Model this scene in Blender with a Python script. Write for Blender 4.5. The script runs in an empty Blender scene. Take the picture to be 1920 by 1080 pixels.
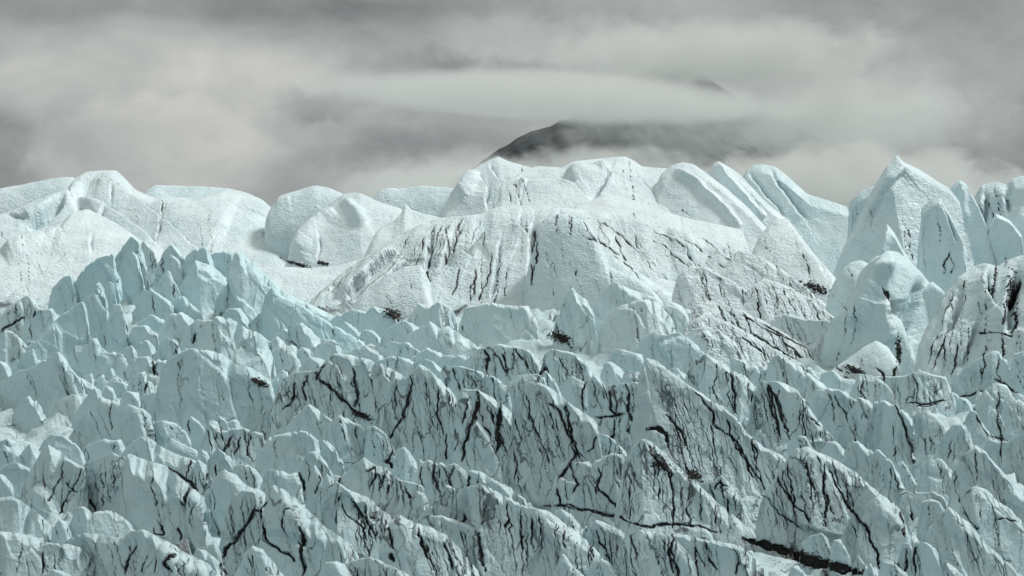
import bpy, math, random
import numpy as np

# ------------------------------------------------------------------ camera
sc = bpy.context.scene
C = sc.collection
F = 960 / math.tan(math.radians(10))          # focal length in photo pixels (1920 wide, 20 degrees)
cam_d = bpy.data.cameras.new('camera')
cam = bpy.data.objects.new('camera', cam_d)
C.objects.link(cam)
cam_d.sensor_width = 36
cam_d.angle = math.radians(20)
cam_d.clip_start = 1
cam_d.clip_end = 60000
cam.rotation_euler = (math.radians(90), 0, 0)
sc.camera = cam

# ------------------------------------------------------------------ light
SUN_EL, SUN_AZ = 52, 70                      # degrees; azimuth clockwise from the view direction (+Y) to the right
sun_d = bpy.data.lights.new('sun', 'SUN')
sun_d.energy = 2.6
sun_d.angle = math.radians(12)
sun_d.color = (1.0, 0.985, 0.965)
sun = bpy.data.objects.new('sun', sun_d)
C.objects.link(sun)
sun.rotation_euler = (math.radians(90 - SUN_EL), 0, math.radians(180 - SUN_AZ))
sun.location = (200, 0, 300)
sc.view_settings.view_transform = 'Standard'
sc.view_settings.look = 'None'
sc.view_settings.gamma = 1
sc.view_settings.exposure = 0.27
sc.cycles.use_denoising = True
sc.cycles.max_bounces = 7
sc.cycles.diffuse_bounces = 2
sc.cycles.glossy_bounces = 2
sc.cycles.volume_bounces = 4
sc.cycles.volume_step_rate = 0.35
sc.cycles.use_adaptive_sampling = True
sc.cycles.adaptive_threshold = 0.03

# ------------------------------------------------------------------ node helper
class NT:
    def __init__(s, tree):
        s.t = tree; s.n = tree.nodes; s.l = tree.links
    def new(s, kind, **kw):
        nd = s.n.new(kind)
        for k, v in kw.items(): setattr(nd, k, v)
        return nd
    def put(s, sock, v):
        if hasattr(v, 'links'): s.l.new(v, sock)
        else: sock.default_value = v
    def math(s, op, a, b=None, c=None, clamp=False):
        nd = s.new('ShaderNodeMath', operation=op, use_clamp=clamp)
        s.put(nd.inputs[0], a)
        if b is not None: s.put(nd.inputs[1], b)
        if c is not None: s.put(nd.inputs[2], c)
        return nd.outputs[0]
    def ramp(s, v, a, b, lo=0.0, hi=1.0):
        nd = s.new('ShaderNodeMapRange', interpolation_type='SMOOTHSTEP')
        s.put(nd.inputs['Value'], v)
        nd.inputs['From Min'].default_value = a; nd.inputs['From Max'].default_value = b
        nd.inputs['To Min'].default_value = lo; nd.inputs['To Max'].default_value = hi
        return nd.outputs['Result']
    def noise(s, vec, scale, detail=3, rough=0.5, dist=0.0, col=False):
        nd = s.new('ShaderNodeTexNoise')
        s.put(nd.inputs['Vector'], vec)
        nd.inputs['Scale'].default_value = scale; nd.inputs['Detail'].default_value = detail
        nd.inputs['Roughness'].default_value = rough; nd.inputs['Distortion'].default_value = dist
        return nd.outputs['Color' if col else 'Fac']
    def mapv(s, vec, scale=(1, 1, 1), loc=(0, 0, 0), rot=(0, 0, 0)):
        nd = s.new('ShaderNodeMapping')
        s.put(nd.inputs['Vector'], vec)
        nd.inputs['Scale'].default_value = scale; nd.inputs['Location'].default_value = loc
        nd.inputs['Rotation'].default_value = rot
        return nd.outputs['Vector']
    def mix(s, f, a, b):
        nd = s.new('ShaderNodeMix', data_type='RGBA')
        s.put(nd.inputs[0], f)
        for i, v in ((6, a), (7, b)):
            if hasattr(v, 'links'): s.l.new(v, nd.inputs[i])
            else: nd.inputs[i].default_value = (*v, 1)
        return nd.outputs[2]
    def vadd(s, a, b, scale=None):
        if scale is not None:
            m = s.new('ShaderNodeVectorMath', operation='SCALE')
            s.put(m.inputs[0], b); m.inputs['Scale'].default_value = scale
            b = m.outputs[0]
        nd = s.new('ShaderNodeVectorMath', operation='ADD')
        s.put(nd.inputs[0], a); s.put(nd.inputs[1], b)
        return nd.outputs[0]

# ------------------------------------------------------------------ sky: broken overcast in front of a Nishita sky
SKY_GAIN = 10.0
world = bpy.data.worlds.new('World')
sc.world = world
world.use_nodes = True
w = NT(world.node_tree)
w.n.clear()
sky = w.new('ShaderNodeTexSky', sky_type='NISHITA')
sky.sun_disc = False
sky.sun_elevation = math.radians(SUN_EL)
sky.sun_rotation = math.radians(SUN_AZ)
tc = w.new('ShaderNodeTexCoord')
gen = tc.outputs['Generated']
# warp the sky direction so cloud edges billow
n1 = w.noise(gen, 14, 5, 0.55, col=True)
n2 = w.noise(gen, 60, 4, 0.6, col=True)
half = (-0.5, -0.5, -0.5)
w1 = w.vadd(n1, half); w2 = w.vadd(n2, half)
warp = w.vadd(w.vadd(gen, w1, 0.026), w2, 0.016)
soft = w.vadd(gen, w1, 0.016)
def xz(v):
    sp = w.new('ShaderNodeSeparateXYZ'); w.put(sp.inputs[0], v)
    return sp.outputs
wx, wy, wz = xz(warp); sx, sy, sz = xz(soft); gx, gy, gz = xz(gen)
def blob(px, py, rx, ry, inner=0.3, outer=1.0, billow=True):
    X, Z = (wx, wz) if billow else (sx, sz)
    a = w.math('MULTIPLY', w.math('SUBTRACT', X, (px - 960) / F), F / rx)
    b = w.math('MULTIPLY', w.math('SUBTRACT', Z, (540 - py) / F), F / ry)
    r = w.math('SQRT', w.math('ADD', w.math('MULTIPLY', a, a), w.math('MULTIPLY', b, b)))
    return w.ramp(r, inner, outer, 1, 0)
fb = w.noise(w.mapv(gen, (1, 1, 2.4)), 9, 6, 0.55, 0.3)
fb2 = w.noise(w.mapv(gen, (1, 1, 1.5)), 34, 7, 0.6, 0.5)
val = w.math('ADD', 0.41, w.math('MULTIPLY', w.math('SUBTRACT', fb, 0.5), 0.34))
val = w.math('ADD', val, w.math('MULTIPLY', w.math('SUBTRACT', fb2, 0.5), 0.26))
BLOBS = [  # centre px, radii px, change in brightness, inner, billowing edge
    (300, 140, 620, 110, 0.14, .35, False), (470, 190, 260, 150, 0.08, .5, True),
    (300, 285, 260, 120, 0.13, .72, True), (520, 330, 460, 100, 0.06, .4, True),
    (10, 320, 110, 170, -0.12, .2, True), (600, 185, 120, 45, -0.15, .3, True),
    (760, 275, 260, 60, -0.12, .2, True), (620, 40, 480, 90, -0.07, .2, False),
    (300, 10, 900, 50, -0.10, .3, False), (1000, 70, 270, 60, 0.13, .4, True),
    (1250, 90, 360, 60, 0.08, .3, True), (800, 125, 260, 45, -0.10, .2, True),
    (1850, 270, 330, 110, -0.09, .2, True), (1600, 170, 300, 90, 0.05, .3, True),
    (1500, 330, 420, 80, 0.14, .4, True), (1915, 320, 90, 90, -0.10, .2, True),
    (800, 325, 300, 55, 0.10, .4, True)]
for px, py, rx, ry, dv, inn, bil in BLOBS:
    val = w.math('ADD', val, w.math('MULTIPLY', blob(px, py, rx, ry, inn, 1.0, bil), dv * 0.78))
# brightness added to the unseen sky overhead, as fill light on the ice
val = w.math('ADD', val, w.ramp(gz, 0.12, 0.8, 0, 0.32))
# unseen sky behind the viewer dimmed more, to weaken the fill on the faces
val = w.math('MULTIPLY', val, w.ramp(gy, -0.35, 0.55, 0.66, 0.74))
val = w.math('MAXIMUM', val, 0.12)
tone = w.mix(w.ramp(val, 0.24, 0.56), (0.955, 1.01, 1.01), (0.995, 1.0, 0.935))
cl = w.new('ShaderNodeVectorMath', operation='SCALE')
w.put(cl.inputs[0], tone); w.put(cl.inputs['Scale'], w.math('MULTIPLY', val, SKY_GAIN))
cover = w.ramp(fb, 0.15, 0.35, 0.90, 1.0)
bg = w.new('ShaderNodeBackground')
w.put(bg.inputs['Color'], w.mix(cover, sky.outputs[0], cl.outputs[0]))
bg.inputs['Strength'].default_value = 0.1
wo = w.new('ShaderNodeOutputWorld')
w.l.new(bg.outputs[0], wo.inputs[0])

# ------------------------------------------------------------------ numeric noise
def _hash(ix, iy, iz, seed):
    with np.errstate(over='ignore'):
        h = (ix.astype(np.int64).astype(np.uint32) * np.uint32(374761393)
             + iy.astype(np.int64).astype(np.uint32) * np.uint32(668265263)
             + iz.astype(np.int64).astype(np.uint32) * np.uint32(2147483647)
             + np.uint32((seed * 974711 + 12345) & 0xffffffff))
        h = (h ^ (h >> np.uint32(13))) * np.uint32(1274126177)
        h = (h ^ (h >> np.uint32(16))) * np.uint32(2246822519)
        h = h ^ (h >> np.uint32(15))
    return h.astype(np.float64) / 4294967295.0
def vnoise(x, y, z, seed=0):
    x, y, z = np.broadcast_arrays(x, y, z)
    x0, y0, z0 = np.floor(x), np.floor(y), np.floor(z)
    fx, fy, fz = x - x0, y - y0, z - z0
    fx, fy, fz = [f * f * f * (f * (f * 6 - 15) + 10) for f in (fx, fy, fz)]
    out = 0
    for dx in (0, 1):
        for dy in (0, 1):
            for dz in (0, 1):
                out = out + _hash(x0 + dx, y0 + dy, z0 + dz, seed) * (fx if dx else 1 - fx) * (fy if dy else 1 - fy) * (fz if dz else 1 - fz)
    return out * 2 - 1
def fbm(x, y, z, seed=0, octs=4, gain=0.5):
    a, s, t = 1.0, 0, 0
    for o in range(octs):
        s = s + a * vnoise(x * 2 ** o, y * 2 ** o, z * 2 ** o, seed + 31 * o); t += a; a *= gain
    return s / t
def facets(a, b, seed=0, tilt=1.0):
    """Piecewise-planar blocks: returns (height, distance to the fracture between blocks)."""
    ia, ib = np.floor(a), np.floor(b)
    best = np.full(a.shape, 9.0); second = best.copy(); h = np.zeros(a.shape)
    zero = np.zeros(1)
    for di in (-1, 0, 1):
        for dj in (-1, 0, 1):
            ci, cj = ia + di, ib + dj
            cx = ci + 0.1 + 0.8 * _hash(ci, cj, zero, seed); cy = cj + 0.1 + 0.8 * _hash(ci, cj, zero + 1, seed)
            d = (a - cx) ** 2 + (b - cy) ** 2
            g1 = _hash(ci, cj, zero + 2, seed) * 2 - 1; g2 = _hash(ci, cj, zero + 3, seed) * 2 - 1
            off = _hash(ci, cj, zero + 4, seed) * 2 - 1
            hh = off * 0.5 + tilt * (g1 * (a - cx) + g2 * (b - cy))
            m = d < best
            second = np.where(m, best, np.minimum(second, d))
            h = np.where(m, hh, h); best = np.where(m, d, best)
    return h, np.sqrt(second) - np.sqrt(best)

# distance of the glacier bed along the picture rows (metres): the bed climbs away from the camera
_rows = np.array([280, 300, 330, 360, 400, 450, 500, 600, 700, 800, 900, 1000, 1080, 1140, 1300.])
_dist = np.array([820, 760, 690, 630, 560, 495, 445, 385, 345, 308, 275, 244, 222, 207, 170.])
def depth_of(row): return float(np.interp(row, _rows, _dist))
# ------------------------------------------------------------------ the seracs: crest traced in photo pixels | row of the foot | dirt 0-3 | blueness 0-1 | options
# far domes and the big smooth masses
MASSES = '''
far_l|-40,360 0,353 63,342 93,335 117,332 137,332 165,350|405|0|.22|lean=50 bev=3 rip=1
left_dome|124,395 127,362 138,336 160,322 190,319 217,319 230,330 253,355 290,372 310,367 363,373 423,352 460,360 493,375 517,397 524,430|640|0|.12|lean=58 bev=5 rip=1 fac=.5 yaw=0 Y=500
left_ridge|-40,412 0,402 13,398 60,378 100,362 118,357 128,353|600|0|.2|lean=50 bev=3 rip=1 fac=.6 yaw=-.1 Y=488
left_lobe|-60,475 0,463 50,440 93,430 118,415 135,398 165,392 220,420 270,455 330,478 420,500|600|0|.05|lean=60 bev=6 rip=1 fac=.4 yaw=0 Y=440
far_a|268,366 273,360 290,347 310,348 373,350 417,352 440,362|410|0|.3|lean=50 bev=3 rip=1
far_b|508,388 523,368 547,360 590,347 617,352 640,362 670,380|430|0|.25|lean=42 bev=3 rip=1
left_fold|533,500 548,470 575,425 605,392 617,383 640,366 660,361 677,363 707,377 753,392 790,420|600|0|.12|lean=50 bev=5 rip=1 fac=.6 yaw=.1 Y=478 kl=.4
peak_lobe|700,442 713,427 740,413 752,400 760,383 773,395 820,407 855,418|600|0|.1|lean=48 bev=4 rip=1 Y=466
far_c|700,372 712,357 730,352 750,354 765,352 790,348 853,353 880,362|415|0|.25|lean=35 bev=2.5 rip=1
top_peak|832,392 838,378 857,357 887,317 907,305 917,300 933,292 953,302 993,313 1030,335|425|0|.1|lean=50 bev=4 rip=1 fac=.6
top_dome|940,345 967,330 985,318 1007,312 1053,314 1073,303 1127,297 1170,293 1187,300 1203,312 1250,316 1300,328 1340,348 1400,395 1445,440|450|0|.08|lean=60 bev=6 rip=1 fac=.4 yaw=0
bright_slope|1080,385 1105,378 1120,370 1140,364 1180,372 1240,396 1300,412 1390,430|470|0|.0|lean=64 bev=6 rip=1 fac=.4 yaw=0
saddle|440,512 480,502 520,499 580,503 640,497 690,480 740,470|640|0|.1|lean=60 bev=3 rip=1 fac=.4 Y=415 yaw=0
dome|585,560 640,512 700,470 750,440 787,420 827,408 900,402 927,390 957,385 1017,387 1053,390 1100,393 1127,394 1200,412 1280,432 1350,452 1430,482 1500,520 1566,580|690|2|.12|lean=50 bev=8 rip=1 fac=1.0 yaw=0 shear=.05 Y=398
fin_a|1228,352 1240,325 1258,310 1280,304 1300,307 1323,323 1363,353 1407,393 1440,430|540|0|.08|Y=488 lean=46 sharp=1 bev=4 rip=1 shear=.5
fin_b|1328,328 1332,318 1337,308 1347,302 1373,317 1390,330 1430,373 1480,415|505|0|0.12|lean=36 bev=3 rip=1 shear=.55 sharp=1 Y=514
fin_c|1393,330 1400,318 1413,310 1427,307 1453,312 1473,327 1513,363 1557,377 1588,388 1598,415|520|0|0.35|lean=36 bev=3.5 rip=1 shear=.5 sharp=1 Y=540
notch|1590,440 1593,380 1613,360 1640,348 1670,352|500|0|0.45|lean=18 bev=2 rip=1 sharp=1
spire|1558,525 1580,467 1613,403 1640,347 1663,310 1682,290 1693,303 1723,317 1753,337 1780,353 1800,380|545|0|0.28|lean=28 bev=2 rip=1 fac=.5 yaw=.1 kl=.9 kr=.5 sharp=1
spire_face|1640,430 1650,390 1672,362 1700,340 1720,333 1740,347 1763,367 1790,410|530|0|0.30|lean=24 bev=2.5 rip=1 fac=.5 kl=.9 kr=.4 sharp=1
slab_r|1724,500 1727,470 1728,390 1747,373 1763,370 1780,400 1800,440|560|0|0.45|lean=16 bev=1.5 rip=1 sharp=1
horn_r|1776,365 1788,345 1798,337 1810,343 1827,373 1847,420|520|0|0.45|lean=22 bev=1.5 rip=1 sharp=1
block_r|1825,375 1840,347 1867,340 1887,347 1897,335 1913,330 1950,328 1980,350|500|1|0.30|lean=25 bev=3 rip=1 sharp=1
blue_r|1843,455 1855,425 1867,400 1893,413 1915,440|520|0|0.45|lean=15 bev=1 rip=1 sharp=1
right_low|1880,470 1895,430 1910,395 1930,380 1970,400|520|0|0.30|lean=25 bev=2 rip=1 sharp=1
pyramid_r|1630,500 1650,447 1663,420 1677,437 1693,467 1712,497|580|0|0.30|lean=24 bev=1.5 sharp=1
rear_horn|1566,525 1580,505 1593,493 1613,488 1633,497 1650,520|620|0|.3|lean=26 bev=2
horn|1560,600 1600,560 1633,513 1650,480 1663,470 1683,472 1703,487 1727,510 1740,527 1772,565|690|0|.3|lean=26 bev=1.5 yaw=0 kl=.4 kr=.7 fac=.5
horn_right|1706,592 1730,540 1747,527 1763,540 1790,585|680|0|0.35|lean=24 bev=1.5 sharp=1
dome_edge|1425,440 1437,428 1453,410 1475,410 1500,440 1530,480 1566,520|575|1|.05|lean=45 bev=4 rip=1 shear=.4
dirty_mass|1740,610 1757,588 1773,550 1797,520 1827,500 1847,494 1870,500 1893,486 1940,470 1990,470|735|2|.1|lean=28 bev=4 fac=1.2 yaw=0 shear=-.25
dirty_block|1800,595 1810,578 1830,567 1867,567 1883,573 1900,600|690|2|.1|lean=20 bev=2 shear=-.2
fold_v|1640,640 1655,605 1667,585 1690,600 1705,640|690|1|.2|lean=28 bev=1.5
fold_w|1560,692 1590,672 1620,650 1643,638 1665,650 1682,675|712|1|.1|lean=35 bev=2
'''
RIBS = '''
rib|998,470 1002,435 1008,420 1030,405 1055,400 1090,410 1110,425|640|1|.25|lean=22 bev=2.5 shear=.12 Y=396 ec=.3
rib|1010,490 1023,460 1040,435 1070,443 1133,470 1173,493 1223,527 1273,557 1345,595|650|2|.2|lean=24 bev=2.2 shear=.15 Y=396 ec=.3
rib|1085,500 1090,477 1127,493 1173,510 1207,527 1240,557 1290,592|640|2|.3|lean=20 bev=1.6 shear=.15 Y=396 ec=.3
rib|655,580 680,550 720,520 760,500 790,497|610|1|.12|lean=40 bev=3 Y=396 ec=.3
rib|1190,545 1230,520 1290,535 1350,560 1400,590|640|1|.1|lean=36 bev=2.5 shear=.3 Y=396 ec=.3
'''
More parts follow.
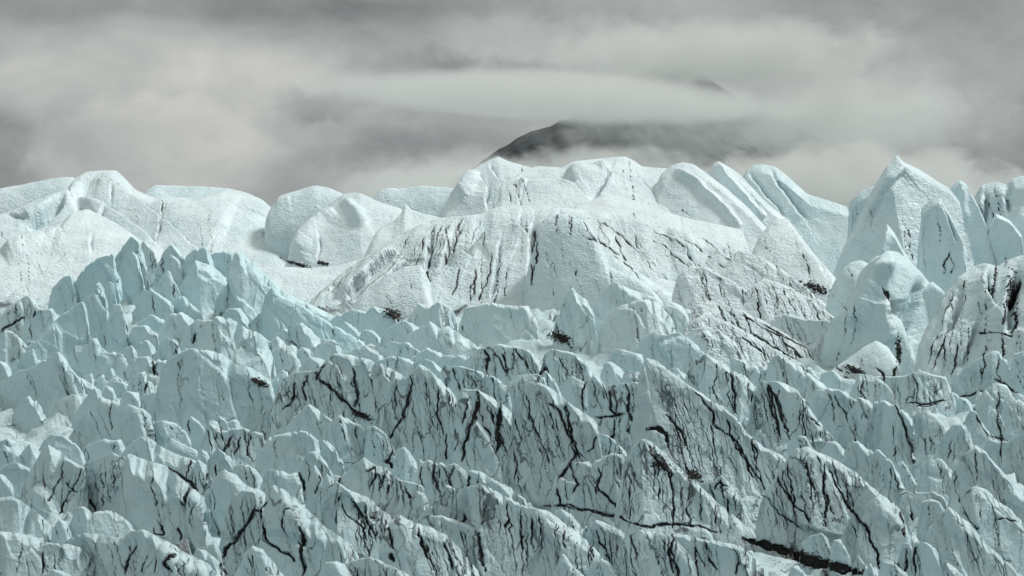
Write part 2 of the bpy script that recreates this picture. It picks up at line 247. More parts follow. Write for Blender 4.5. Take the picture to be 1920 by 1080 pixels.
# the broken icefall, back to front
SERACS = '''
0|208,510 217,482 233,460 247,443 260,453 272,485|540|1|.6|
blueface|118,575 130,555 140,527 160,500 187,483 213,475 219,510|600|0|.85|lean=14 bev=.6 yaw=.2
0|90,580 97,540 117,520 133,515 142,540|600|1|.75|bev=.5
0|198,548 220,510 247,473 258,477 268,522|580|1|.8|bev=.6
0|254,470 262,456 270,452 285,462 294,485|525|3|.2|bev=1
0|295,495 307,470 320,457 332,465 350,487 357,512|545|1|.55|bev=.6
0|333,512 350,480 363,468 387,463 400,490|550|1|.7|
0|393,480 400,474 417,472 433,470 437,512|545|1|.6|
slope_l|430,505 440,473 450,470 473,493 500,513 533,547 583,570 640,600|625|0|.55|bev=1.6 lean=22
0|334,545 353,510 367,488 380,493 400,500 433,527 442,548|580|1|.5|bev=1.8
0|404,562 418,540 430,527 457,527 473,537 499,566|605|0|.65|bev=1.4
bigblue|490,578 497,555 510,537 533,557 567,573 600,593 640,617 684,642|655|0|.85|lean=16 bev=.8
0|288,545 307,513 317,508 327,527 339,550|585|1|.5|
0|250,585 267,543 280,540 300,553 325,570|615|1|.6|
0|300,585 327,560 343,553 360,570 379,588|615|0|.7|
0|134,618 150,573 167,547 187,528 193,540 202,575|655|0|.8|bev=.6
0|192,548 203,527 213,530 219,570|640|0|.8|bev=.4
longslab|-30,712 -10,698 63,640 100,603 147,567 157,565 163,585|690|0|.75|bev=.8 lean=22 yaw=-.2
0|64,665 70,627 87,620 110,607 133,587 143,610 153,630 165,645|685|1|.75|
0|190,630 213,570 227,570 233,597 242,627|665|1|.55|
dirty_l|-30,610 0,593 20,573 50,553 67,563 77,583|640|3|.2|bev=1.2
0|40,616 67,580 97,577 112,593|645|2|.45|bev=.8
0|-20,628 5,617 25,622 45,640|690|2|.3|bev=1
0|128,675 140,647 157,648 173,633 182,633 187,657 207,663 230,663 244,680|705|1|.6|
leftwedge|-30,745 0,718 30,697 63,687 100,663 110,658 123,673 143,703 167,724|765|1|.5|bev=1.2
0|22,700 43,663 63,652 70,680|720|0|.85|bev=.4
0|118,745 133,717 150,708 167,717 182,726|765|1|.45|
0|-25,842 0,826 14,820 30,826 44,842|900|1|.5|bev=1
0|40,848 55,832 66,838 80,852|900|0|.5|
0|-25,905 -5,888 10,892 24,908|960|1|.4|
0|380,1040 392,1020 402,1016 414,1034|1090|1|.4|
0|100,985 112,972 124,978 134,990|1025|1|.4|
0|24,776 40,753 53,742 67,750 79,766|795|0|.5|
0|90,770 110,750 133,738 162,745|795|1|.2|bev=2.5 lean=35
0|138,776 160,747 177,727 187,730 192,750|800|0|.55|
0|191,734 200,723 213,727 220,750|765|0|.5|
bigwedge|131,816 153,780 177,753 190,743 213,750 240,757 267,767 283,780 287,810|850|1|.4|bev=1.3 lean=18
arch|294,740 300,697 313,677 333,663 357,653 393,657 417,663 433,677 443,683 473,690 493,703 510,716|815|1|.65|bev=2 lean=14
mound|364,662 373,620 387,600 407,593 433,597 463,617 490,627 510,650 515,682|715|1|.4|bev=2.8 lean=20
0|290,645 303,610 320,587 340,585 364,600|665|1|.4|bev=2
0|408,595 430,578 450,577 463,593 475,620|640|0|.65|bev=1
0|238,645 247,613 273,610 295,626|670|1|.4|
0|258,606 283,588 307,597 309,613|640|0|.55|
0|341,634 353,610 370,597 389,602|670|2|.3|
0|288,670 300,643 313,632 333,640 340,664|690|1|.45|
0|248,664 260,642 277,637 292,654|690|0|.5|
0|221,674 233,653 247,648 259,667|705|2|.3|
0|228,697 250,673 277,668 290,677 312,675|720|2|.4|
0|205,728 213,713 233,717 241,735|755|0|.6|
0|231,737 247,707 273,695 279,745|760|2|.4|
0|225,754 237,733 260,735 265,760|780|1|.4|
0|261,765 270,740 297,733 300,764|785|2|.4|
0|300,764 307,737 333,732 362,732 364,752|785|0|.6|
0|335,777 340,753 353,747 370,738 383,747 399,770|800|1|.5|
0|468,606 483,590 497,578 517,593 542,616|645|1|.4|
0|515,627 533,615 553,620 569,640|660|1|.3|bev=1.5
0|541,613 567,605 580,615 599,636|665|1|.35|bev=1.5
0|501,644 520,630 547,653 562,673|700|2|.2|bev=1.5
0|591,650 607,635 627,637 640,653|690|0|.45|bev=1.2
0|561,690 580,668 607,675 620,695|735|1|.3|bev=1.5
striped_wall|511,768 520,735 530,708 567,695 593,697 610,677 623,665 643,664 697,675 727,687 753,702 760,735|830|3|.35|bev=1.4 lean=12 yaw=.15
0|465,777 477,737 493,715 507,717 514,750|815|1|.55|bev=.5
0|510,752 517,707 527,693 538,693 542,728|805|0|.6|bev=.5
0|278,817 290,790 307,787 330,793 350,810 357,828|850|1|.45|
0|298,780 317,760 333,767 345,785|815|0|.4|
0|341,793 360,780 377,793 385,810|830|0|.45|
0|381,818 388,800 393,785 407,790 415,808|850|1|.45|
0|401,793 410,777 423,787 435,810|840|0|.5|
0|421,793 443,785 455,802|835|0|.4|
tri_block|375,843 387,803 393,793 420,807 437,803 460,803 493,813 502,853|875|3|.35|bev=.9 yaw=.2
0|475,803 490,773 507,768 530,770 539,796|825|3|.3|bev=.6
0|535,803 557,773 580,757 597,767 620,787 637,813|840|2|.3|bev=1
pale_r|481,853 507,817 533,813 560,807 577,810 597,827 592,860|905|1|.45|bev=2.2 lean=25
0|595,840 607,822 627,840 642,863|895|1|.5|bev=.8
0|615,815 627,785 640,777 657,788|850|2|.4|
0|311,836 320,820 340,830 370,843 374,860|880|0|.6|
0|151,853 163,833 183,827 200,822 213,827 227,823 235,846|875|1|.4|bev=1.2
0|70,846 83,823 97,813 120,817 143,833 159,853|885|0|.55|bev=1.4
0|228,850 243,833 263,817 283,823 310,843 333,853 360,860 387,878|905|1|.4|bev=2.4 lean=26
leaning|36,930 60,875 77,847 90,833 107,843 127,860 140,867 159,876|975|2|.3|bev=1.2 shear=-.2 yaw=.25
0|126,936 143,890 160,867 187,857 210,847 237,857 245,895|975|3|.35|bev=.8
pale_ramp|226,885 233,857 240,850 260,857 277,863 310,873 347,903 382,932|1015|1|.45|bev=3.5 lean=20 yaw=.3
0|368,860 377,843 388,848 402,880|905|2|.4|
0|391,863 407,842 430,857 449,883|920|2|.5|bev=.8
0|438,873 457,867 480,880 495,903|935|2|.35|bev=1
0|345,905 360,880 372,862 385,872 398,900|950|3|.3|
chisel|366,968 385,925 400,900 412,885 423,880 443,890 463,910 490,920 512,938|1000|1|.4|bev=2 lean=18
0|488,908 500,883 520,880 540,887 557,885 565,915|950|1|.4|
0|556,900 570,860 580,847 593,845 613,870 623,887 642,896|945|2|.45|bev=.8
0|578,915 588,868 594,876 600,883 609,925|965|1|.5|bev=.4
0|601,915 607,895 613,888 640,913 652,944|975|2|.5|bev=.6
yseam|415,1000 425,960 433,935 453,920 480,923 510,943 517,975|1075|3|.35|bev=1.8 lean=16
bigramp|491,995 497,945 500,920 513,908 530,915 547,927 587,967 613,990 640,1007 662,1033|1095|2|.4|bev=1.6 lean=16
0|-30,940 0,933 20,930 40,940 60,953 80,970 102,993|1025|1|.4|bev=2.4 lean=28
0|-30,895 0,875 13,870 33,867 57,880 62,898|945|0|.6|bev=1.5
0|128,990 143,950 160,950 173,960 197,957 217,960 240,977 259,1000|1025|1|.4|bev=2.4 lean=24
0|-40,1005 0,997 20,997 50,1003 83,1017 127,1020 157,1030 195,1085|1130|2|.3|bev=1.6 lean=18
low_ramp|115,1025 135,1008 157,1000 187,1003 233,1010 240,997 267,993 290,1003 320,1017 353,1040 387,1053 418,1088|1135|2|.35|bev=1.8 lean=20
0|355,1058 367,1030 383,1030 400,1043 422,1063|1110|2|.3|bev=2
0|441,1078 457,1040 473,1023 493,1030 513,1053 540,1090|1130|2|.4|bev=1.2
0|595,1085 610,1053 633,1050 657,1063|1130|0|.45|bev=1.5
0|80,1085 97,1067 117,1070 153,1090|1130|0|.35|bev=1.5
0|-20,855 7,833 25,843 29,882|910|0|.5|
0|25,865 37,840 47,843 55,865|895|0|.5|
0|600,610 635,590 660,579 690,585 709,599|630|0|.5|bev=1.4
0|635,622 647,603 660,610 682,628|645|0|.6|
0|675,630 680,617 697,618 715,633|645|1|.5|
0|760,632 787,613 807,602 827,617 840,610 873,633 903,652|670|1|.3|bev=2 lean=30
0|764,598 783,567 807,573 823,565 847,580 857,603|640|2|.25|bev=2 lean=25
0|862,605 873,577 907,570 923,567 947,573 992,574 1005,600|645|1|.25|bev=2.2 lean=28
0|708,653 733,640 767,643 789,660|680|1|.4|bev=1.2
0|635,672 657,657 683,647 709,660|690|1|.35|bev=1.2
0|708,676 737,667 773,673 780,692|710|1|.4|
0|772,684 790,670 813,677 830,693|712|0|.55|
0|771,670 800,652 827,660 838,678|695|0|.4|bev=1.4
0|818,674 833,665 873,667 902,678|712|0|.6|bev=1
0|715,628 735,610 760,600 785,612 800,630|660|1|.35|bev=1.5
0|680,592 700,575 725,580 745,600|640|1|.45|bev=1.2
tent2|1040,610 1052,575 1064,545 1075,540 1084,553 1100,563 1113,590|655|2|.3|bev=1
crest3|1108,590 1120,562 1133,543 1150,527 1187,543 1227,557 1263,567 1340,603|650|1|.25|bev=2 lean=26
round_cap|1128,608 1142,588 1160,573 1190,563 1220,562 1237,570 1262,603|670|1|.1|bev=3.5 lean=40
striped_hump|868,700 880,668 900,652 920,648 937,643 960,647 993,657 1012,675|735|3|.3|bev=1.2 lean=14
hump2|1011,705 1020,663 1033,653 1057,657 1077,663 1100,683 1119,708|750|3|.3|bev=1.2 lean=14
0|822,705 833,685 853,685 880,690 907,700 930,707 950,723 957,755|775|3|.45|bev=.6 lean=12
pillar|715,825 720,767 728,720 738,704 753,707 773,700 787,682 807,693 827,713 847,733 860,750 864,795|880|3|.4|bev=1 lean=11
blackslab|850,850 852,790 856,755 867,728 880,730 900,733 923,747 940,757 960,773 964,810|905|3|.3|bev=1 lean=11
broad_slab|957,830 961,765 973,730 990,717 1010,717 1033,727 1053,743 1073,760 1103,780 1120,793 1124,820|945|3|.3|bev=1.2 lean=11
0|948,758 953,717 973,703 1007,700 1022,708|780|3|.3|bev=.6
0|1005,710 1014,698 1023,695 1040,710 1052,737|775|1|.4|bev=.6
0|1051,752 1060,713 1073,705 1097,717 1113,703 1130,713 1142,745|800|2|.4|bev=.9
0|1125,707 1133,680 1147,678 1167,693 1182,714|745|1|.4|bev=1
black_face|1131,782 1137,723 1160,720 1173,717 1200,717 1227,740 1253,767 1262,795|850|3|.3|bev=1 lean=12
0|1164,720 1170,697 1190,693 1213,707 1240,733 1255,767|795|2|.35|bev=1
0|1138,685 1147,657 1163,653 1203,663 1212,693|735|1|.4|bev=1
greatfin|1196,735 1199,700 1205,680 1213,670 1233,677 1273,707 1303,730 1343,757 1380,783 1400,810 1430,837 1467,853 1492,882|980|3|.3|bev=1.1 lean=15 yaw=.25
0|1191,657 1207,630 1227,622 1247,627 1273,623 1300,640 1322,664|705|1|.45|bev=1 lean=16
loops|1203,815 1215,773 1235,763 1257,767 1275,775 1288,805|885|3|.2|bev=.8
sharp_c|1170,860 1187,837 1207,822 1227,833 1253,860 1280,885 1307,905 1340,937 1363,957 1390,977 1415,998|1010|3|.3|bev=1.1 lean=15 yaw=.25
0|1108,840 1123,812 1140,817 1153,827 1173,847 1182,874|890|3|.4|bev=.8
tangle|1041,930 1050,870 1060,863 1083,867 1117,863 1150,850 1167,853 1177,885|985|3|.25|bev=1.2 lean=14
0|612,795 640,780 663,793 685,800 690,853|880|2|.5|bev=.8
0|683,855 690,800 703,798 720,810 740,837 747,874|885|1|.6|bev=.8
0|738,884 743,843 757,837 773,853 783,870 787,898|920|1|.75|bev=.6
ragged|628,900 650,885 660,878 683,857 700,870 723,877 750,900 793,910|950|3|.15|bev=1
comb|781,898 787,860 797,866 807,862 817,869 827,865 837,872 853,868 873,883 879,905|945|3|.3|bev=.8
0|871,910 880,880 900,883 923,897 957,913 980,933 996,945|970|2|.35|bev=1.3
longfin|825,932 837,910 853,917 880,913 900,908 930,920 960,937 987,950 1027,957 1060,983 1090,1003 1123,1037 1165,1082|1120|3|.3|bev=1.1 lean=14
0|775,982 790,963 820,940 833,937 853,950 887,963 907,980 930,1003 952,1037|1075|3|.2|bev=1.1
0|778,992 800,967 827,967 873,983 913,997 923,1020 942,1058|1120|3|.35|bev=1
twoseam|610,920 630,900 650,917 677,930 697,937 723,970 729,990 722,1018|1070|3|.35|bev=1 lean=14
cap_ridge|715,1018 730,980 750,965 773,977 807,987 837,1003 870,1037 906,1082|1130|3|.25|bev=2.4 lean=18
0|615,1015 640,1010 660,1023 679,1053|1080|0|.45|
0|638,1058 673,1048 697,1043 740,1063 780,1085|1130|3|.3|bev=.9
0|911,1032 933,1030 950,1043 977,1040 1002,1045|1100|3|.2|bev=1
0|988,1057 1007,1043 1027,1050 1040,1073|1110|2|.3|bev=1.2
0|1038,1078 1053,1037 1060,1040 1073,1060 1096,1080|1130|1|.45|bev=.5
0|1098,1078 1113,1043 1140,1053 1170,1075|1130|2|.35|
0|1086,1020 1100,985 1120,975 1140,985 1170,1000|1110|3|.3|bev=.8
lowwall|1165,1010 1200,992 1240,1000 1283,1003 1340,1015 1390,1026 1412,1045 1445,1082|1135|3|.3|bev=.9 lean=14
0|1034,965 1053,953 1073,965 1090,987|1020|2|.2|bev=1
veined_a|1280,715 1300,677 1323,662 1347,677 1370,693 1390,700 1419,727|785|3|.4|bev=.9 lean=13
0|1405,780 1413,740 1427,713 1453,715 1470,718 1493,730 1513,760 1540,793 1570,830|865|3|.35|bev=1.1 lean=14
0|1371,697 1373,670 1393,673 1403,687 1420,685 1429,703|740|2|.35|
0|1411,714 1427,693 1447,690 1473,697 1497,710 1513,720|755|2|.4|bev=.8
0|1438,694 1447,670 1460,663 1493,683 1527,707 1555,730|760|2|.25|bev=1.3 lean=20
0|1511,752 1527,730 1553,727 1573,730 1607,750 1616,772|850|2|.35|bev=1 lean=14
0|1571,830 1583,787 1597,767 1610,745 1630,750 1642,768|865|2|.4|bev=.8
cleft|1615,830 1630,787 1640,755 1657,750 1680,760 1700,773 1713,790 1709,825|915|2|.55|bev=.8 lean=12
0|1538,701 1560,693 1580,707 1610,716|745|1|.4|bev=1
rampart|1605,720 1610,700 1633,703 1667,707 1697,703 1723,693 1753,703 1773,707 1783,722 1787,748|785|3|.25|bev=1.2 lean=15 yaw=0
0|1775,748 1790,703 1800,700 1827,677 1860,657 1877,660 1888,695|750|1|.4|bev=1.2
0|1858,714 1873,673 1887,673 1899,720|755|1|.35|bev=1
0|1891,714 1900,663 1920,657 1960,662|750|1|.35|bev=1.4
0|1825,765 1847,730 1867,717 1887,723 1897,737 1902,774|825|2|.4|bev=.9
0|1875,797 1883,747 1893,737 1920,753 1960,765|845|2|.35|bev=1.2
0|1695,838 1713,777 1733,770 1757,777 1773,800 1779,825|875|2|.35|bev=1.1
0|1721,830 1733,800 1747,793 1759,817|875|1|.35|bev=.7
curl|1745,865 1767,820 1787,797 1807,793 1820,817 1829,847|905|2|.3|bev=1.2
0|1801,804 1820,767 1830,773 1847,800 1869,824|865|2|.4|bev=.8
0|1845,804 1860,767 1870,767 1882,797|860|2|.35|bev=.8
0|1841,850 1853,823 1877,827 1893,827 1920,807 1960,800|895|2|.35|bev=1.1
rpeak|1786,885 1807,853 1830,835 1847,847 1863,867 1887,893 1913,917 1940,945|1000|1|.45|bev=1.2 lean=15
0|1725,902 1733,870 1747,857 1767,860 1783,880 1803,910|955|1|.35|bev=1.2
0|1671,884 1680,867 1693,863 1712,894|920|1|.35|
0|1578,865 1593,827 1607,825 1627,843 1650,843 1673,867 1688,895|955|2|.35|bev=.9
0|1538,847 1550,828 1567,827 1585,844|880|1|.35|
0|1388,800 1397,778 1403,784 1412,800 1432,815|850|1|.6|bev=.5
0|1411,817 1427,803 1442,820|865|1|.45|bev=.6
0|1478,830 1497,817 1510,817 1524,842|880|1|.35|bev=1
bigfin_r|1423,950 1440,915 1467,873 1493,840 1513,837 1540,850 1573,867 1600,883 1623,903 1650,927 1680,947 1694,965|1035|3|.3|bev=1.2 lean=14 yaw=.25
ribbed|1580,1000 1600,955 1615,925 1630,915 1645,925 1657,950|1050|1|.25|bev=1 lean=16
0|1613,975 1630,940 1647,930 1667,947 1690,973 1725,1015|1060|2|.3|bev=1.2
0|1503,1018 1517,1005 1540,998 1553,1011 1559,1034|1060|1|.4|bev=.9
0|1558,1040 1563,1013 1577,1010 1593,1043|1075|0|.5|bev=.5
rubbly|1310,905 1333,903 1353,888 1370,910 1393,937|985|3|.15|bev=1
0|1708,1043 1713,1020 1723,1013 1750,1023 1763,1043 1805,1078|1115|2|.35|bev=1
0|1736,1005 1750,980 1763,960 1780,950 1800,967 1820,983 1847,1017 1873,1040 1918,1082|1110|2|.35|bev=1.1
0|1798,955 1813,917 1830,910 1853,920 1867,937 1897,957 1920,983 1960,1010|1075|2|.5|bev=1
0|1688,937 1703,920 1723,923 1753,923 1770,933 1783,955|995|2|.25|bev=1.6 lean=25
0|1722,970 1728,940 1743,935 1760,940 1773,960|1015|1|.35|bev=1
0|1878,925 1890,907 1920,930 1950,950|1000|0|.5|
0|1478,1077 1487,1060 1497,1060 1513,1080|1120|0|.35|
0|1648,1070 1657,1053 1680,1057 1704,1077|1120|1|.3|bev=1
0|1617,1077 1633,1055 1650,1072|1110|0|.35|bev=.8
0|1600,1057 1608,1038 1626,1062|1085|1|.5|bev=.4
0|1395,1045 1400,1032 1410,1032 1440,1082|1110|0|.6|bev=.5
0|1681,1062 1693,1020 1707,1017 1719,1057|1110|3|.3|bev=.6
slab_s|1275,635 1300,617 1323,613 1347,617 1380,643 1395,672|705|2|.2|bev=1.5 lean=25 shear=.2 ec=.35 bev=1 rip=1 fac=.55
slab_t|1288,608 1320,588 1370,605 1430,640 1490,675 1547,707|700|3|.12|bev=2 lean=46 shear=.4 ec=.35 bev=1 rip=1 fac=.55
slab_u|1298,578 1330,562 1390,580 1450,610 1510,650 1562,692|680|3|.12|bev=2 lean=46 shear=.4 ec=.35 bev=1 rip=1 fac=.55
slab_v|1445,600 1467,588 1513,600 1550,600 1572,622|665|2|.2|bev=2 lean=30 shear=.3 ec=.35 bev=1 rip=1 fac=.55
slab_w|1400,547 1430,520 1470,532 1520,560 1572,602|640|3|.1|bev=2 lean=46 shear=.3 ec=.35 bev=1 rip=1 fac=.55
slab_x|1268,522 1290,498 1330,503 1380,530 1430,565 1480,600|610|2|.1|bev=2 lean=46 shear=.35 ec=.35 bev=1 rip=1 fac=.55
slab_y|1360,497 1385,470 1430,482 1480,515 1530,555 1572,592|600|2|.05|bev=2 lean=46 shear=.3 ec=.35 bev=1 rip=1 fac=.55
'''
